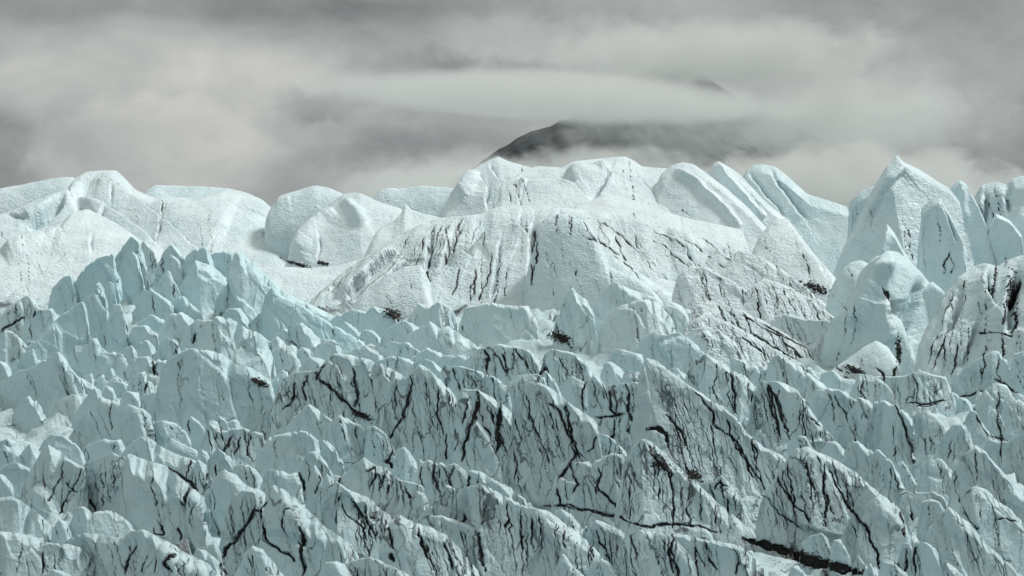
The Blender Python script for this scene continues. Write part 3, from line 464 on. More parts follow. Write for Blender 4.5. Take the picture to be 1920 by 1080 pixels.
# black dirt seams: points in photo pixels, half-width of the seam
SEAMS = '''
770,705 768,730 762,750 758,775 745,800 730,818|3
742,705 740,740 742,770|1.4
818,720 820,745 818,775 825,805 832,825|1.6
838,727 845,760 842,790|1.4
893,735 890,760 885,790 878,820 874,845 865,865|5
880,745 872,770 866,800|1.6
935,757 938,780 932,805 936,830 930,850|5
900,770 905,800 918,815 930,825|1.6
915,762 925,780 928,800|2
975,725 985,750 992,780 1003,800 1012,830 1025,855 1033,880|1.8
1030,755 1045,770 1055,790 1062,810 1075,830 1085,850|3
1060,745 1062,770 1068,800 1075,830 1090,855 1100,870|1.6
1082,848 1068,870 1050,890 1043,910 1040,930|4
1120,815 1110,840 1095,850|2
1100,705 1097,730 1095,760 1103,780|2.2
1130,715 1140,745 1150,770|1.6
1140,725 1145,750 1142,765 1150,778 1175,777|2.6
1175,720 1178,745 1178,775 1192,790 1175,808 1200,818|3.4
1110,780 1140,780 1175,776|2.4
1150,782 1152,800 1148,825|2
1215,808 1235,803 1250,815 1253,840|5
1253,780 1265,795 1278,810 1285,835|3.4
1000,950 1030,948 1060,950 1090,955 1125,963 1160,970 1185,982 1210,990 1240,985 1275,982 1310,985 1345,1000|3.2
1390,1012 1420,1020 1450,1026 1480,1034 1510,1045 1550,1057 1600,1066|8
1470,1040 1520,1055 1570,1066 1620,1075|9
1265,990 1264,960 1263,920 1258,880 1240,855 1218,835|2.6
1262,990 1255,1030 1262,1075|3
1265,905 1250,880 1228,860 1217,830|2.6
1120,870 1125,890 1120,910 1135,930 1150,945 1160,965|2.4
1070,865 1075,890 1085,910 1075,930|2
1150,870 1155,895 1165,920 1160,940 1170,960|1.6
1043,905 1055,945 1048,955|3
1305,735 1320,755 1338,775 1345,800 1370,815 1385,830 1395,850 1405,870 1420,890 1435,915|2.6
1360,770 1368,800 1375,825 1380,840 1398,862 1410,885 1425,905|2.2
1410,820 1420,850 1418,865|1.8
1345,675 1340,705 1333,730 1350,760|1.8
1370,700 1375,730 1380,750 1375,775|2.6
1355,695 1368,705 1362,725|1.2
1445,720 1450,740 1458,760 1465,785 1473,805 1480,822|3
1460,720 1457,745 1465,775 1480,800|1.6
1520,780 1530,800 1540,830|1.6
1563,735 1573,755 1587,775 1592,800|1.8
1550,730 1560,760 1565,800|1.3
1610,745 1615,765 1630,790|1.3
1675,760 1690,785 1700,815 1710,845 1720,880|2.6
1870,716 1873,745 1870,775 1877,810 1875,875|1.8
1825,770 1840,795 1850,810 1870,822 1890,825|1.6
1640,690 1655,700 1660,720|2.2
1700,755 1740,757 1770,750 1780,752|2
1710,760 1735,763 1765,755|1.6
1795,744 1820,738 1845,730|2
1865,712 1880,718 1895,730 1920,740|2.6
1625,780 1620,770 1615,790|.8
1830,840 1832,870 1836,890 1830,910|1.4
1805,945 1820,980 1835,1000|1.4
1867,975 1890,972 1912,980|1.8
1548,870 1543,905 1545,940 1548,990|3
1560,880 1570,910 1590,945 1610,975 1630,1000 1645,1040 1650,1078|4
1455,885 1470,915 1490,945 1510,965 1520,990|2.4
1495,845 1505,870 1515,900 1530,950|1.3
1565,860 1570,890 1580,920|1.3
1420,920 1440,935 1460,960 1490,980 1510,1000|1.6
1680,885 1683,905 1690,930|2
1690,955 1692,985 1700,1010|2
1708,950 1712,985 1725,1010|2.4
1697,1030 1700,1060 1695,1080|2.4
1715,1020 1713,1050 1718,1080|2.4
1790,955 1797,980 1815,990|1.2
480,938 472,960 465,975 450,1000 435,1020 420,1035 416,1060 425,1075|4
492,940 488,965 493,985 500,1010 515,1025 540,1040 555,1053|3.4
505,940 490,952 475,960|2.4
565,990 568,1020 560,1040 570,1060 565,1080|4.4
555,1015 565,1025 575,1005|2.4
545,920 540,950 533,985 538,1010|1.6
560,885 567,905 562,925 570,940|3.4
595,890 600,905 590,930|1.6
640,925 630,950 625,975 635,985|2.6
310,872 330,885 347,900 360,910 375,920|2.2
358,860 355,885 350,905|2
400,870 403,890 410,900|1.8
390,885 385,905 380,920|2
120,855 115,885 105,910 95,935 83,950|1.8
155,872 145,900 130,925 118,950 112,975|1.6
125,900 130,915 145,925|2
165,935 170,950 175,958|3.4
355,915 350,935 345,955|3.6
290,970 300,985 305,1000 292,1000 290,980|1.8
332,985 340,1000 338,1015|2.6
400,920 395,950 405,985 412,1015|1.6
370,945 360,970 365,1000|1.2
80,1030 82,1060 80,1080|1.6
40,1030 35,1060 30,1080|1.2
250,1020 240,1050 232,1080|2
275,1040 268,1060 266,1080|1.6
322,1045 312,1060 330,1075|4.5
293,1040 290,1060 285,1080|1.4
210,752 208,780 210,810|1.2
272,780 274,805|1.6
320,797 325,810|1.2
412,800 420,820 417,830|1.4
440,815 425,835 415,845|2.2
455,815 445,840 440,855|1.8
474,808 470,830 462,860|1.8
280,700 278,720 272,735|3.4
290,680 285,705|2.2
365,625 360,645|3.4
590,700 600,715 615,725 640,745 660,765 685,780|3.2
610,680 600,700 590,720|1.8
575,700 570,730 575,760|2
555,720 550,745 535,770|2.4
660,690 665,720 668,745 662,765|2.6
640,750 655,762 668,775 690,785|4
560,660 545,640 520,630|1.6
500,800 508,780 512,760|2
940,660 950,680 955,700|2
925,650 935,675 948,695 957,705|1.8
962,650 970,665 985,680 990,695|2
910,655 915,675 920,700|1.8
1010,655 1018,675 1010,690 1020,697|3.2
1030,700 1025,690 1015,700 1010,705|2.6
1050,668 1060,690 1070,705|1.4
1075,660 1085,680 1095,700|1.4
847,685 855,710 862,735|1.6
880,693 885,715 890,730|1.4
890,690 895,710 900,725|1.4
680,885 705,875 707,895 695,910 690,925|2.4
720,885 715,905 710,925|1.4
755,905 765,930 775,950|1.6
795,870 790,895 800,915|1.8
815,868 812,890 820,915 825,925|2.2
830,868 838,890 842,915|1.8
853,872 845,895 850,920|1.4
880,888 878,905 875,920|2.4
898,885 895,905|1.4
735,845 730,860 722,865 735,870 730,885|2.6
685,815 680,835 682,855|1.2
840,808 835,830 838,865|2
850,800 855,830 850,850|1.2
960,780 965,800 973,825 968,845|1.4
960,845 968,875 965,905|1.6
995,885 985,890|4
945,990 955,972|4
1000,965 995,995 1000,1035|2.2
1010,960 1012,1000 1018,1035|1.8
1050,985 1053,1015 1060,1035|1.8
910,945 905,975 895,985|1.4
985,1000 975,1020 970,1035|1.6
860,960 865,985 870,1000 888,1005 900,1000|3
890,985 897,1010 902,1040 910,1075|3
783,1000 788,1020 800,1040 810,1060|3.4
835,1020 840,1040 850,1070|3
725,985 735,1005 738,1030|2.8
735,1040 740,1055|5
655,930 670,950 690,970 695,985 705,1005|2.4
640,935 655,965 680,990 690,1020|2
760,920 775,935|2
1115,990 1120,1015 1135,1030|2.4
1180,990 1190,1020 1195,1060|1.6
1320,1010 1330,1040 1350,1075|2
1300,1000 1310,1040 1325,1070|1.4
1370,1020 1385,1050 1380,1080|1.6
1340,920 1350,905 1370,915|2
1045,465 1050,490 1053,505|1.4
1063,447 1070,475 1075,500|1.8
1083,455 1080,480 1083,510 1090,545 1095,557|2.4
1057,520 1050,540 1055,565 1040,590 1033,610|2
1130,500 1135,520 1127,540|1.4
1110,570 1108,590|2.6
1070,395 1065,430|1.2
893,560 885,540 880,575|.8
923,475 920,510 905,555 893,575|1.8
890,515 885,545 880,570|1.4
800,500 803,530 800,570|2
845,440 840,470 832,490|1.6
805,505 790,530 775,570 765,590|1.8
1003,420 1000,450 997,480|2.2
1000,490 998,520 993,560|1.6
1150,440 1165,480 1175,495 1195,520 1210,545|1.6
1090,440 1130,460 1165,490|1.2
1350,440 1365,460 1380,480|1
1285,460 1300,490 1310,520|1.6
1190,445 1195,470|1.2
1370,500 1385,530 1395,560|1.2
1410,515 1420,550|3
1430,490 1435,515 1445,540|1.6
1350,570 1380,580 1410,600 1420,610|2
1320,600 1340,620 1345,640|1.4
1385,595 1390,615|2.6
1300,560 1320,575 1345,590|2
1400,620 1440,645 1470,660 1500,675|2.2
1420,600 1470,630 1510,650 1545,665|1.6
1460,640 1490,660 1510,680|2
1405,635 1425,655 1440,680|1.4
1487,645 1500,690|1
1660,545 1665,570 1673,595|4
1668,600 1690,640 1690,665 1680,690|2.6
1680,690 1675,700 1673,710|3
1560,683 1580,700|2
1570,675 1575,660|1.2
1870,500 1865,530 1860,560|3.2
1850,500 1855,530 1868,560|2
1905,510 1900,540 1885,570|5
1900,570 1905,600 1900,630|4
1885,575 1882,610|3
1790,540 1770,580 1765,610|1.6
1810,520 1795,550|1.4
1835,565 1840,590|1
1815,605 1820,650 1810,690|1.4
1760,620 1745,650 1735,690|1.4
1830,615 1850,620 1880,625 1905,630|1.6
350,500 345,515 335,530|1.4
383,495 370,520 365,540|1.4
433,478 433,505|2
225,520 222,545|2
213,485 214,500|2.6
250,470 235,475|2
130,525 118,560 105,580|3
70,568 60,595|2
50,590 20,612 0,625|2
235,600 240,625|2
380,565 388,585|3
400,490 382,520|1
10,560 18,545|.8
590,385 600,400|.6
600,560 650,520 700,480 745,450|1.05
640,575 690,535 750,490|1.05
660,600 720,545 770,500|1.15
815,420 808,450 806,490 800,520|1.15
830,415 822,445 812,470|1.15
870,405 860,430 850,450 838,478|1.15
900,405 888,430 880,455|1.05
960,390 958,410 975,435|1.05
1040,395 1043,415 1042,440|1.15
1075,395 1068,420 1070,445|1.35
1090,400 1095,425 1105,440 1140,470 1180,500|1.15
1110,405 1140,430 1180,465 1215,500 1240,530|1.25
1160,405 1200,440 1250,480 1300,530 1340,570|1.15
1210,420 1260,455 1320,505 1370,560|1.15
1260,430 1320,465 1390,520 1440,575|1.15
1300,440 1370,475 1440,525 1490,580|1.15
1340,470 1400,505 1470,560 1520,620|1.15
1380,560 1430,590 1490,630 1540,665|1.75
1290,575 1340,600 1400,640 1450,675|1.75
1330,560 1390,590 1450,625 1500,650|1.55
1300,530 1350,560 1400,580|1.35
1420,545 1470,570 1530,610|1.35
1450,530 1500,550 1550,590|1.35
1005,440 1004,480 998,520 994,565|1.55
955,500 950,540 945,570|1.15
860,500 855,530 845,560|1.25
940,500 935,530 925,555|1.05
893,500 893,520 888,560|1.55
1250,360 1275,390 1300,410|0.95
960,340 970,365 980,392|1.15
975,335 985,360 995,385|1.15
948,345 955,370 962,388|1.05
165,330 205,345 250,375 300,410 345,450|1.05
133,374 165,378 195,392 245,422 290,452|1.05
309,370 306,395 298,420 293,452|0.95
610,640 640,650 690,640 740,655|1.15
650,600 690,610 720,600|1.15
1570,560 1590,590 1580,640|1.05
1620,560 1610,610 1590,660|1.05
1710,600 1700,640 1690,670|1.35
1780,620 1760,660 1745,700|1.55
1800,640 1790,680 1780,710|1.55
1850,640 1845,680 1835,710|1.75
1880,620 1880,660 1870,700|1.75
1760,470 1765,430 1755,400|0.95
1700,420 1705,460 1712,490|1.15
1780,470 1772,500 1770,520|1.55
1785,480 1790,500 1782,515|1.35
'''

# creases of the big smooth masses: key | polyline | half-width px | depth m (negative: a spine that stands out) | step m across it | width of the step px
CREASES = '''
left_dome|163,330 205,345 250,375 300,410 340,445 362,466|1.6|.9|.5|30
left_dome|135,374 165,378 195,392 240,420 275,445 295,458|2.2|1.2|1.2|40
left_dome|309,370 308,390 300,410 296,440 293,455|1.4|.8|.3|20
left_dome|200,395 190,410 182,430 172,448|2|1.0|.6|24
left_dome|207,352 210,372 208,386|2|.9|0|20
left_dome|138,384 150,395 165,412 180,434|9|1.8|0|20
left_dome|172,443 171,455 168,466|2|1.6|.8|20
left_dome|513,394 513,408 506,425 495,445|4|1.6|-1.2|30
left_dome|180,325 240,350 330,400 430,440|60|-1.5|0|20
left_dome|150,340 133,372 136,400|10|-1.5|0|20
left_lobe|110,420 60,445 0,470|20|-2|0|20
left_lobe|172,440 170,470|2.2|1.6|.6|20
left_lobe|10,560 80,510 130,470|2|.4|.3|20
left_ridge|120,360 100,385 80,405 50,425|7|2.5|1.2|30
left_ridge|60,412 30,408 0,398|2|.6|.3|20
left_fold|535,497 545,468 551,430 556,405|4|1.4|1|30
left_fold|600,440 598,470 596,490|1.6|.7|.3|20
left_fold|625,388 600,410 575,450 560,490|14|-1.6|0|30
left_fold|640,366 665,395 690,425|10|-1.2|.5|30
far_b|547,362 543,385|2|1|.6|20
top_peak|917,300 924,318 934,335 960,338|2|1.0|.6|26
top_peak|897,322 905,345|1.4|.5|.2|20
top_peak|915,352 913,375 912,395|1.8|1|.6|26
top_peak|890,318 880,345 860,380|12|-2|0|20
top_dome|965,332 1000,335 1050,337 1080,345|3|1.0|.9|30
top_dome|1110,376 1130,352 1148,322|5|1.4|1.0|40
top_dome|1187,320 1230,368 1270,415|1.3|.6|.2|20
top_dome|1333,365 1331,390|1.6|.9|.5|20
top_dome|990,335 980,360 975,385|1.6|.7|.4|24
top_dome|1060,318 1100,330 1150,322|20|-2|0|20
dome|998,420 996,480 992,560 985,610|4|2.2|1.6|40
dome|845,438 836,470 826,500|2|1.0|.8|30
dome|808,440 806,480 800,510|3|1.2|.8|26
dome|740,470 690,510 640,560|3|1.0|1.0|30
dome|700,470 650,510 605,555|2|.6|.6|30
dome|760,490 705,540 660,590|3|1.0|1.0|30
dome|888,452 915,437 955,434 992,450|3|1.2|1.3|26
dome|838,474 865,470 890,482|3|1.2|1.3|26
dome|975,400 972,430 990,450|3|.9|.6|26
dome|1130,405 1180,425 1250,470 1320,520 1380,580|3|1.0|.8|36
dome|1240,432 1330,480 1400,540 1440,590|3|1.0|.9|36
dome|1340,455 1400,500 1450,550 1490,610|4|1.2|1.0|36
dome|1190,445 1195,475|1.4|.8|.4|20
dome|1285,460 1292,490 1310,525|2.4|1.2|.9|26
dome|1375,500 1382,530 1393,560|3|1.4|1.0|26
dome|1410,510 1418,550|3|1.4|1|26
dome|1050,395 1040,430 1035,460|3|1.0|.8|30
dome|1150,400 1170,440 1215,500|1.4|.6|.3|20
dome|940,460 930,520 920,570|2|.8|.4|26
dome|870,410 850,440|2|.8|.4|26
fin_a|1262,318 1300,340 1350,385 1390,430|6|-1.0|0|30
fin_b|1345,304 1365,340 1395,375 1430,415|8|-2|0.00|30
fin_c|1440,312 1462,342 1490,380 1512,412|4|1.2|0.45|40
fin_c|1405,325 1440,368 1472,405|3|1.2|0.45|40
spire|1684,292 1695,318 1668,352 1640,400 1610,470|20|-.8|0.00|30
spire|1700,318 1660,360 1630,420|4|.6|0.40|40
spire_face|1715,336 1732,360 1740,385|2|.9|0.45|26
spire_face|1700,342 1685,370 1668,410|8|-2|0.00|30
slab_r|1762,375 1782,420 1795,460|1.6|.7|0.40|20
horn_r|1800,340 1806,380 1812,420|6|-1.2|0.00|20
block_r|1895,335 1888,370 1890,400|4|1.6|0.45|30
block_r|1845,350 1848,390 1842,440|4|1.4|0.45|30
horn|1663,472 1655,510 1630,560 1600,620|16|-2.5|0|30
horn|1672,560 1678,600 1690,650|6|2.4|1.6|30
horn|1730,520 1712,570 1700,620|8|1.4|0|30
pyramid_r|1664,422 1660,450 1652,490|6|-1.2|0.00|20
dirty_mass|1850,495 1855,540 1870,575|4|1.4|1|30
dirty_mass|1797,520 1790,560 1765,620|5|1.2|.9|30
dirty_mass|1905,500 1895,560 1888,620|6|2.2|1.2|30
dirty_mass|1830,600 1815,650 1800,690|3|1|.8|30
'''
# ------------------------------------------------------------------ materials
def attr(n, name):
    a = n.new('ShaderNodeAttribute'); a.attribute_name = name
    return a.outputs['Fac']
def make_ice(name, ripple, pale, deep):
    m = bpy.data.materials.new(name); m.use_nodes = True
    n = NT(m.node_tree); n.n.clear()
    tc = n.new('ShaderNodeTexCoord'); P = tc.outputs['Object']
    dirt, vein, blue, fore_shade = attr(n, 'dirt'), attr(n, 'vein'), attr(n, 'blue'), attr(n, 'silt_shade')
    big = n.noise(P, 0.22, 4, 0.6)
    mid = n.noise(n.mapv(P, (1, 1, 0.5)), 0.9, 5, 0.6)
    fine = n.noise(n.mapv(P, (1, 1, 0.6)), 6.0, 4, 0.65)
    bl = n.math('ADD', n.math('MULTIPLY', blue, 0.72), n.math('MULTIPLY', n.math('SUBTRACT', big, 0.5), 0.55), clamp=True)
    col = n.mix(bl, pale, deep)
    col = n.mix(n.math('MULTIPLY', fore_shade, n.ramp(big, 0.25, 0.7, 0.7, 1.0)), col, (0.42, 0.545, 0.578))  # cloud shadow over the foreground painted into the ice colour, along with silt
    # grey silt film in patches
    silt_shade = n.math('MULTIPLY', n.ramp(mid, 0.50, 0.75), n.math('ADD', 0.08, n.math('MULTIPLY', vein, 0.35)))
    col = n.mix(silt_shade, col, (0.30, 0.33, 0.33))
    # fine dark veins: level lines of a vertically stretched noise
    wob = n.vadd(P, n.vadd(n.noise(P, 1.1, 3, 0.6, col=True), (-.5, -.5, -.5)), 0.7)
    va = n.noise(n.mapv(wob, (0.55, 0.55, 0.07)), 1.0, 1.0, 0.5)
    vb = n.noise(n.mapv(wob, (1.4, 1.4, 0.11), (7, 3, 5)), 1.0, 1.0, 0.5)
    gate = n.noise(n.mapv(P, (1, 1, 0.5), (3, 9, 1)), 0.35, 3, 0.6)
    wid = n.noise(P, 0.8, 3, 0.6)
    la = n.math('ABSOLUTE', n.math('SUBTRACT', va, 0.5))
    lb = n.math('ABSOLUTE', n.math('SUBTRACT', vb, 0.52))
    ka = n.ramp(n.math('SUBTRACT', la, n.math('MULTIPLY', n.math('SUBTRACT', wid, 0.42), 0.05)), 0.0, 0.012, 1, 0)
    kb = n.ramp(n.math('SUBTRACT', lb, n.math('MULTIPLY', n.math('SUBTRACT', wid, 0.48), 0.05)), 0.0, 0.02, 1, 0)
    g1 = n.ramp(n.math('ADD', gate, n.math('MULTIPLY', vein, 0.26)), 0.65, 0.79)
    g2 = n.ramp(n.math('ADD', gate, n.math('MULTIPLY', vein, 0.18)), 0.68, 0.82)
    kk = n.math('MAXIMUM', n.math('MULTIPLY', n.math('MULTIPLY', ka, g1), 0.7), n.math('MULTIPLY', n.math('MULTIPLY', kb, g2), 0.35))
    seam = n.ramp(n.math('ADD', dirt, n.math('MULTIPLY', n.math('SUBTRACT', fine, 0.5), 0.55)), 0.22, 0.62)
    halo = n.math('MULTIPLY', n.ramp(n.math('ADD', dirt, n.math('MULTIPLY', n.math('SUBTRACT', mid, 0.5), 0.5)), 0.0, 0.5), 0.45)
    col = n.mix(halo, col, (0.16, 0.175, 0.18))
    black = n.math('MAXIMUM', kk, seam)
    col = n.mix(black, col, (0.012, 0.0125, 0.014))
    bs = n.new('ShaderNodeBsdfPrincipled')
    n.put(bs.inputs['Base Color'], col)
    n.put(bs.inputs['Roughness'], n.ramp(mid, 0.3, 0.7, 0.24 if ripple else 0.38, 0.50 if ripple else 0.60))
    bs.inputs['IOR'].default_value = 1.31
    # surface grain and melt ripples
    h = n.math('ADD', n.math('MULTIPLY', fine, 0.22), n.math('MULTIPLY', mid, 0.35))
    if ripple:
        rp = n.mapv(n.vadd(P, n.vadd(n.noise(P, .5, 2, .5, col=True), (-.5, -.5, -.5)), 2.6), (0.75, 0.75, 1.5), rot=(0, math.radians(30), 0))
        vo = n.new('ShaderNodeTexVoronoi', feature='SMOOTH_F1')
        n.put(vo.inputs['Vector'], rp); vo.inputs['Scale'].default_value = 2.6
        vo.inputs['Smoothness'].default_value = 0.5
        h = n.math('ADD', h, n.math('MULTIPLY', vo.outputs['Distance'], 0.28))
    else:
        rp = n.noise(n.mapv(P, (0.5, 0.5, 1.3), rot=(0, math.radians(35), 0)), 2.4, 3, 0.55, 0.6)
        h = n.math('ADD', h, n.math('MULTIPLY', rp, 0.22))
    h = n.math('MULTIPLY', h, n.ramp(big, 0.32, 0.66, 0.35, 1.25))
    h = n.math('SUBTRACT', h, n.math('MULTIPLY', black, 0.25))
    bp = n.new('ShaderNodeBump')
    n.put(bp.inputs['Height'], h)
    bp.inputs['Strength'].default_value = 0.8; bp.inputs['Distance'].default_value = 0.55
    n.l.new(bp.outputs[0], bs.inputs['Normal'])
    out = n.new('ShaderNodeOutputMaterial')
    n.l.new(bs.outputs[0], out.inputs[0])
    return m
ICE = make_ice('serac_ice', False, (0.605, 0.735, 0.762), (0.40, 0.645, 0.705))
SNOWICE = make_ice('dome_ice', True, (0.655, 0.757, 0.785), (0.36, 0.64, 0.71))

def simple_mat(name, c1, c2, scale, rough=0.9, bump=0.5, dist=0.3):
    m = bpy.data.materials.new(name); m.use_nodes = True
    n = NT(m.node_tree); n.n.clear()
    P = n.new('ShaderNodeTexCoord').outputs['Object']
    a = n.noise(P, scale, 6, 0.62)
    bs = n.new('ShaderNodeBsdfPrincipled')
    n.put(bs.inputs['Base Color'], n.mix(n.ramp(a, 0.35, 0.65), c1, c2))
    bs.inputs['Roughness'].default_value = rough
    bp = n.new('ShaderNodeBump'); n.put(bp.inputs['Height'], a)
    bp.inputs['Strength'].default_value = bump; bp.inputs['Distance'].default_value = dist
    n.l.new(bp.outputs[0], bs.inputs['Normal'])
    out = n.new('ShaderNodeOutputMaterial'); n.l.new(bs.outputs[0], out.inputs[0])
    return m

# ------------------------------------------------------------------ mesh from a grid of points
def grid_mesh(name, P, mat, attrs=None, origin=(0, 0, 0), parent=None, flip=False):
    nv, nu = P.shape[:2]
    co = (P - np.array(origin)).reshape(-1, 3)
    me = bpy.data.meshes.new(name)
    idx = np.arange(nv * nu).reshape(nv, nu)
    q = np.stack([idx[:-1, :-1], idx[1:, :-1], idx[1:, 1:], idx[:-1, 1:]], -1).reshape(-1, 4)
    if flip: q = q[:, ::-1]
    me.vertices.add(len(co)); me.vertices.foreach_set('co', co.astype(np.float32).ravel())
    me.loops.add(q.size); me.loops.foreach_set('vertex_index', q.astype(np.int32).ravel())
    me.polygons.add(len(q))
    me.polygons.foreach_set('loop_start', np.arange(0, q.size, 4, dtype=np.int32))
    me.polygons.foreach_set('use_smooth', np.ones(len(q), dtype=bool))
    me.update(calc_edges=True)
    for k, v in (attrs or {}).items():
        at = me.attributes.new(k, 'FLOAT', 'POINT')
        at.data.foreach_set('value', np.broadcast_to(v, (nv, nu)).astype(np.float32).ravel())
    me.materials.append(mat)
    ob = bpy.data.objects.new(name, me); C.objects.link(ob)
    if parent:
        ob.parent = parent
        ob.location = np.array(origin) - np.array(parent.location)
    else:
        ob.location = origin
    return ob
def tag(o, **kw):
    for k, v in kw.items(): o[k] = v

def resample(p, step):
    d = np.r_[0, np.cumsum(np.hypot(*np.diff(p, axis=0).T))]
    n = max(8, int(d[-1] / step))
    t = np.linspace(0, d[-1], n)
    return np.stack([np.interp(t, d, p[:, 0]), np.interp(t, d, p[:, 1])], -1)
# ------------------------------------------------------------------ setting: the bed of the glacier, one sheet out to the horizon
Ys = np.concatenate([[-400, -100, 60, 120], np.linspace(160, 470, 620), np.linspace(475, 900, 60), [1100, 1600, 2500, 4000, 7000, 12000, 25000]])
bed_row = np.interp(Ys, _dist[::-1], _rows[::-1])
zb = np.where(Ys < 170, (540 - 1300) / F * 170, (540 - bed_row) / F * np.clip(Ys, 170, 820))
zb = zb
zb = np.where(Ys > 400, np.interp(Ys, [400, 900, 1100, 25000], [(540 - 575) / F * 400, -3.0, -40, -60]), zb) - 1.2
tx = np.linspace(-1, 1, 420)
half_w = np.interp(Ys, [-400, 160, 900, 25000], [200, 60, 230, 14000])
GX = tx[None, :] * half_w[:, None]
GY = np.repeat(Ys[:, None], len(tx), 1)
GZ = np.repeat(zb[:, None], len(tx), 1) + 0.4 - 0.3 + 0.9 * fbm(GX / 9, GY / 9, 0 * GX, 5, 4)
near_ = ((GY > 180) & (GY < 460)).astype(float)
bw = fbm(GX / 4, GY / 4, 0 * GX, 8, 3)
bf, be = facets((GX + bw) / 3.2, (GY + bw) / 6.0, 15, 0.9)
GZ = GZ + near_ * (1.5 * bf + 0.9 * fbm(GX / 2.5, GY / 4, 0 * GX, 9, 4) + 0.4)
bed_dirt = np.clip(0.02 + 0.8 * fbm(GX / 5, GY / 9, 0 * GX, 12, 4) + 0.4 * (0.2 - be), 0, 0.55)
gy_ = np.maximum(GY, 50); bed_u = 960 + GX / gy_ * F; bed_v = 540 - GZ / gy_ * F
for gully in ('1400,1016 1420,1020 1480,1034 1510,1045 1550,1057 1600,1066 1660,1084', '1285,880 1320,905', '1590,690 1615,696', '1668,600 1690,640 1685,670'):
    gp = resample(np.array([[float(v) for v in p.split(',')] for p in gully.split()]), 6)
    for qx, qy in gp:
        bed_dirt = np.maximum(bed_dirt, np.clip(1.6 - np.hypot((bed_u - qx) / 14, (bed_v - qy) / 12) + 0.5 * bw, 0, 1))
GZ = GZ - 1.3 * np.clip(bed_dirt - 0.55, 0, 0.45) / 0.45
GZ = GZ - 2.2 * np.exp(-((bed_u - 1352) / 45) ** 2 - ((bed_v - 1003) / 30) ** 2) * near_
g = grid_mesh('ground', np.stack([GX, GY, GZ], -1), ICE, dict(dirt=bed_dirt, vein=0.7 + 0 * GX, blue=0.2 + 0 * GX, silt_shade=0.9 + 0 * GX), flip=True)
tag(g, kind='structure')

# ------------------------------------------------------------------ seams and seracs
def parse_pts(s): return np.array([[float(a) for a in p.split(',')] for p in s.split()])
def wiggle(pts, amp, seed, step=2.5):
    d = np.r_[0, np.cumsum(np.hypot(*np.diff(pts, axis=0).T))]
    t = np.arange(0, d[-1], step)
    q = np.stack([np.interp(t, d, pts[:, 0]), np.interp(t, d, pts[:, 1])], -1)
    z = np.zeros(1)
    q[:, 0] += amp * (fbm(t / 26, z, z, seed, 3) * 1.5 + 0.45 * vnoise(t / 6, z, z, seed + 5))
    q[:, 1] += amp * 0.5 * vnoise(t / 14, z, z, seed + 9)
    return q
SEAM_PATHS = []
for i, ln in enumerate(SEAMS.strip().split('\n')):
    p, wd = ln.split('|'); p = parse_pts(p); wd = float(wd) * (0.9 if float(wd) > 1.3 else 1)
    q = wiggle(p, 3.2, 900 + i)
    u = np.linspace(0, 1, len(q))
    wq = wd * (0.55 + 0.75 * np.abs(fbm(u * len(q) / 9, 0 * u, 0 * u, 300 + i, 3))) * np.clip(np.minimum(u, 1 - u) * 7, 0.25, 1)
    SEAM_PATHS.append([q, wq, p])

def smooth1(a, k):
    if k < 1: return a
    ker = np.hanning(2 * k + 3)[1:-1]; ker /= ker.sum()
    pad = np.pad(a, (k, k), mode='edge')
    return np.convolve(pad, ker, 'valid')

CREASE = {}
for i, ln in enumerate(CREASES.strip().split('\n')):
    key, p, wd, dep, stp, sw = ln.split('|')
    CREASE.setdefault(key, []).append((wiggle(parse_pts(p), 2.0, 4000 + i, 4), float(wd), float(dep), float(stp), float(sw)))
class Spec: pass
def parse(line, i):
    s = Spec(); nm, cr, foot, dirt, blue, opts = (line.split('|') + [''])[:6]
    s.key = nm; s.crest = parse_pts(cr); s.foot = float(foot); s.dirt = int(dirt); s.blue = float(blue)
    s.opt = {k: float(v) for k, v in (o.split('=') for o in opts.split())}
    s.seed = 1000 + 17 * i
    return s
specs = []
for block, kind in ((MASSES, 'mass'), (RIBS, 'rib'), (SERACS, 'serac')):
    for ln in block.strip().split('\n'):
        s = parse(ln, len(specs)); s.kind = kind; specs.append(s)
        if kind == 'serac' and s.dirt == 1 and s.foot > 840 and s.crest[0, 0] > 540: s.dirt = 2

# broken blocks lying in the gaps between the big seracs
frng = random.Random(77)
big = [s for s in specs if s.kind != 'rib']
def crest_at(s, x):
    return float(np.interp(x, np.maximum.accumulate(s.crest[:, 0]), s.crest[:, 1], left=1e9, right=1e9))
fill = []
for s in sorted([q for q in specs if q.kind == 'serac'], key=lambda q: q.foot):
    x = s.crest[0, 0] - 6
    while x < s.crest[-1, 0] + 6 and len(fill) < 50:
        cover = min([crest_at(o, x) for o in big if o.foot > s.foot + 6] + [f[1] for f in fill if abs(f[0] - x) < f[2] and f[3] > s.foot] + [1e9])
        if cover > s.foot - 14 and s.foot < 1075 and 0 < x < 1920:
            w_ = frng.uniform(11, 24); hgt = frng.uniform(10, 26)
            fill.append((x, s.foot + 9 - hgt, w_, s.foot + 9 + frng.uniform(0, 9), s.dirt))
            x += w_ * 1.1
        x += 10
for x, yt, w_, ft, dd in fill:
    n_ = frng.choice([4, 5, 5, 6]); pk = frng.randrange(1, n_ - 1)
    pts = [(x - w_ + 2 * w_ * k / (n_ - 1) + frng.uniform(-2, 2), yt + abs(k - pk) * frng.uniform(3, 9)) for k in range(n_)]
    q = parse('0|' + ' '.join('%.1f,%.1f' % p for p in pts) + '|%.1f|%d|%.2f|bev=%.2f lean=24' % (ft + 6, min(dd, 2), frng.uniform(.25, .55), frng.uniform(.6, 1.6)), len(specs))
    q.kind = 'serac'; q.block = True; specs.append(q)

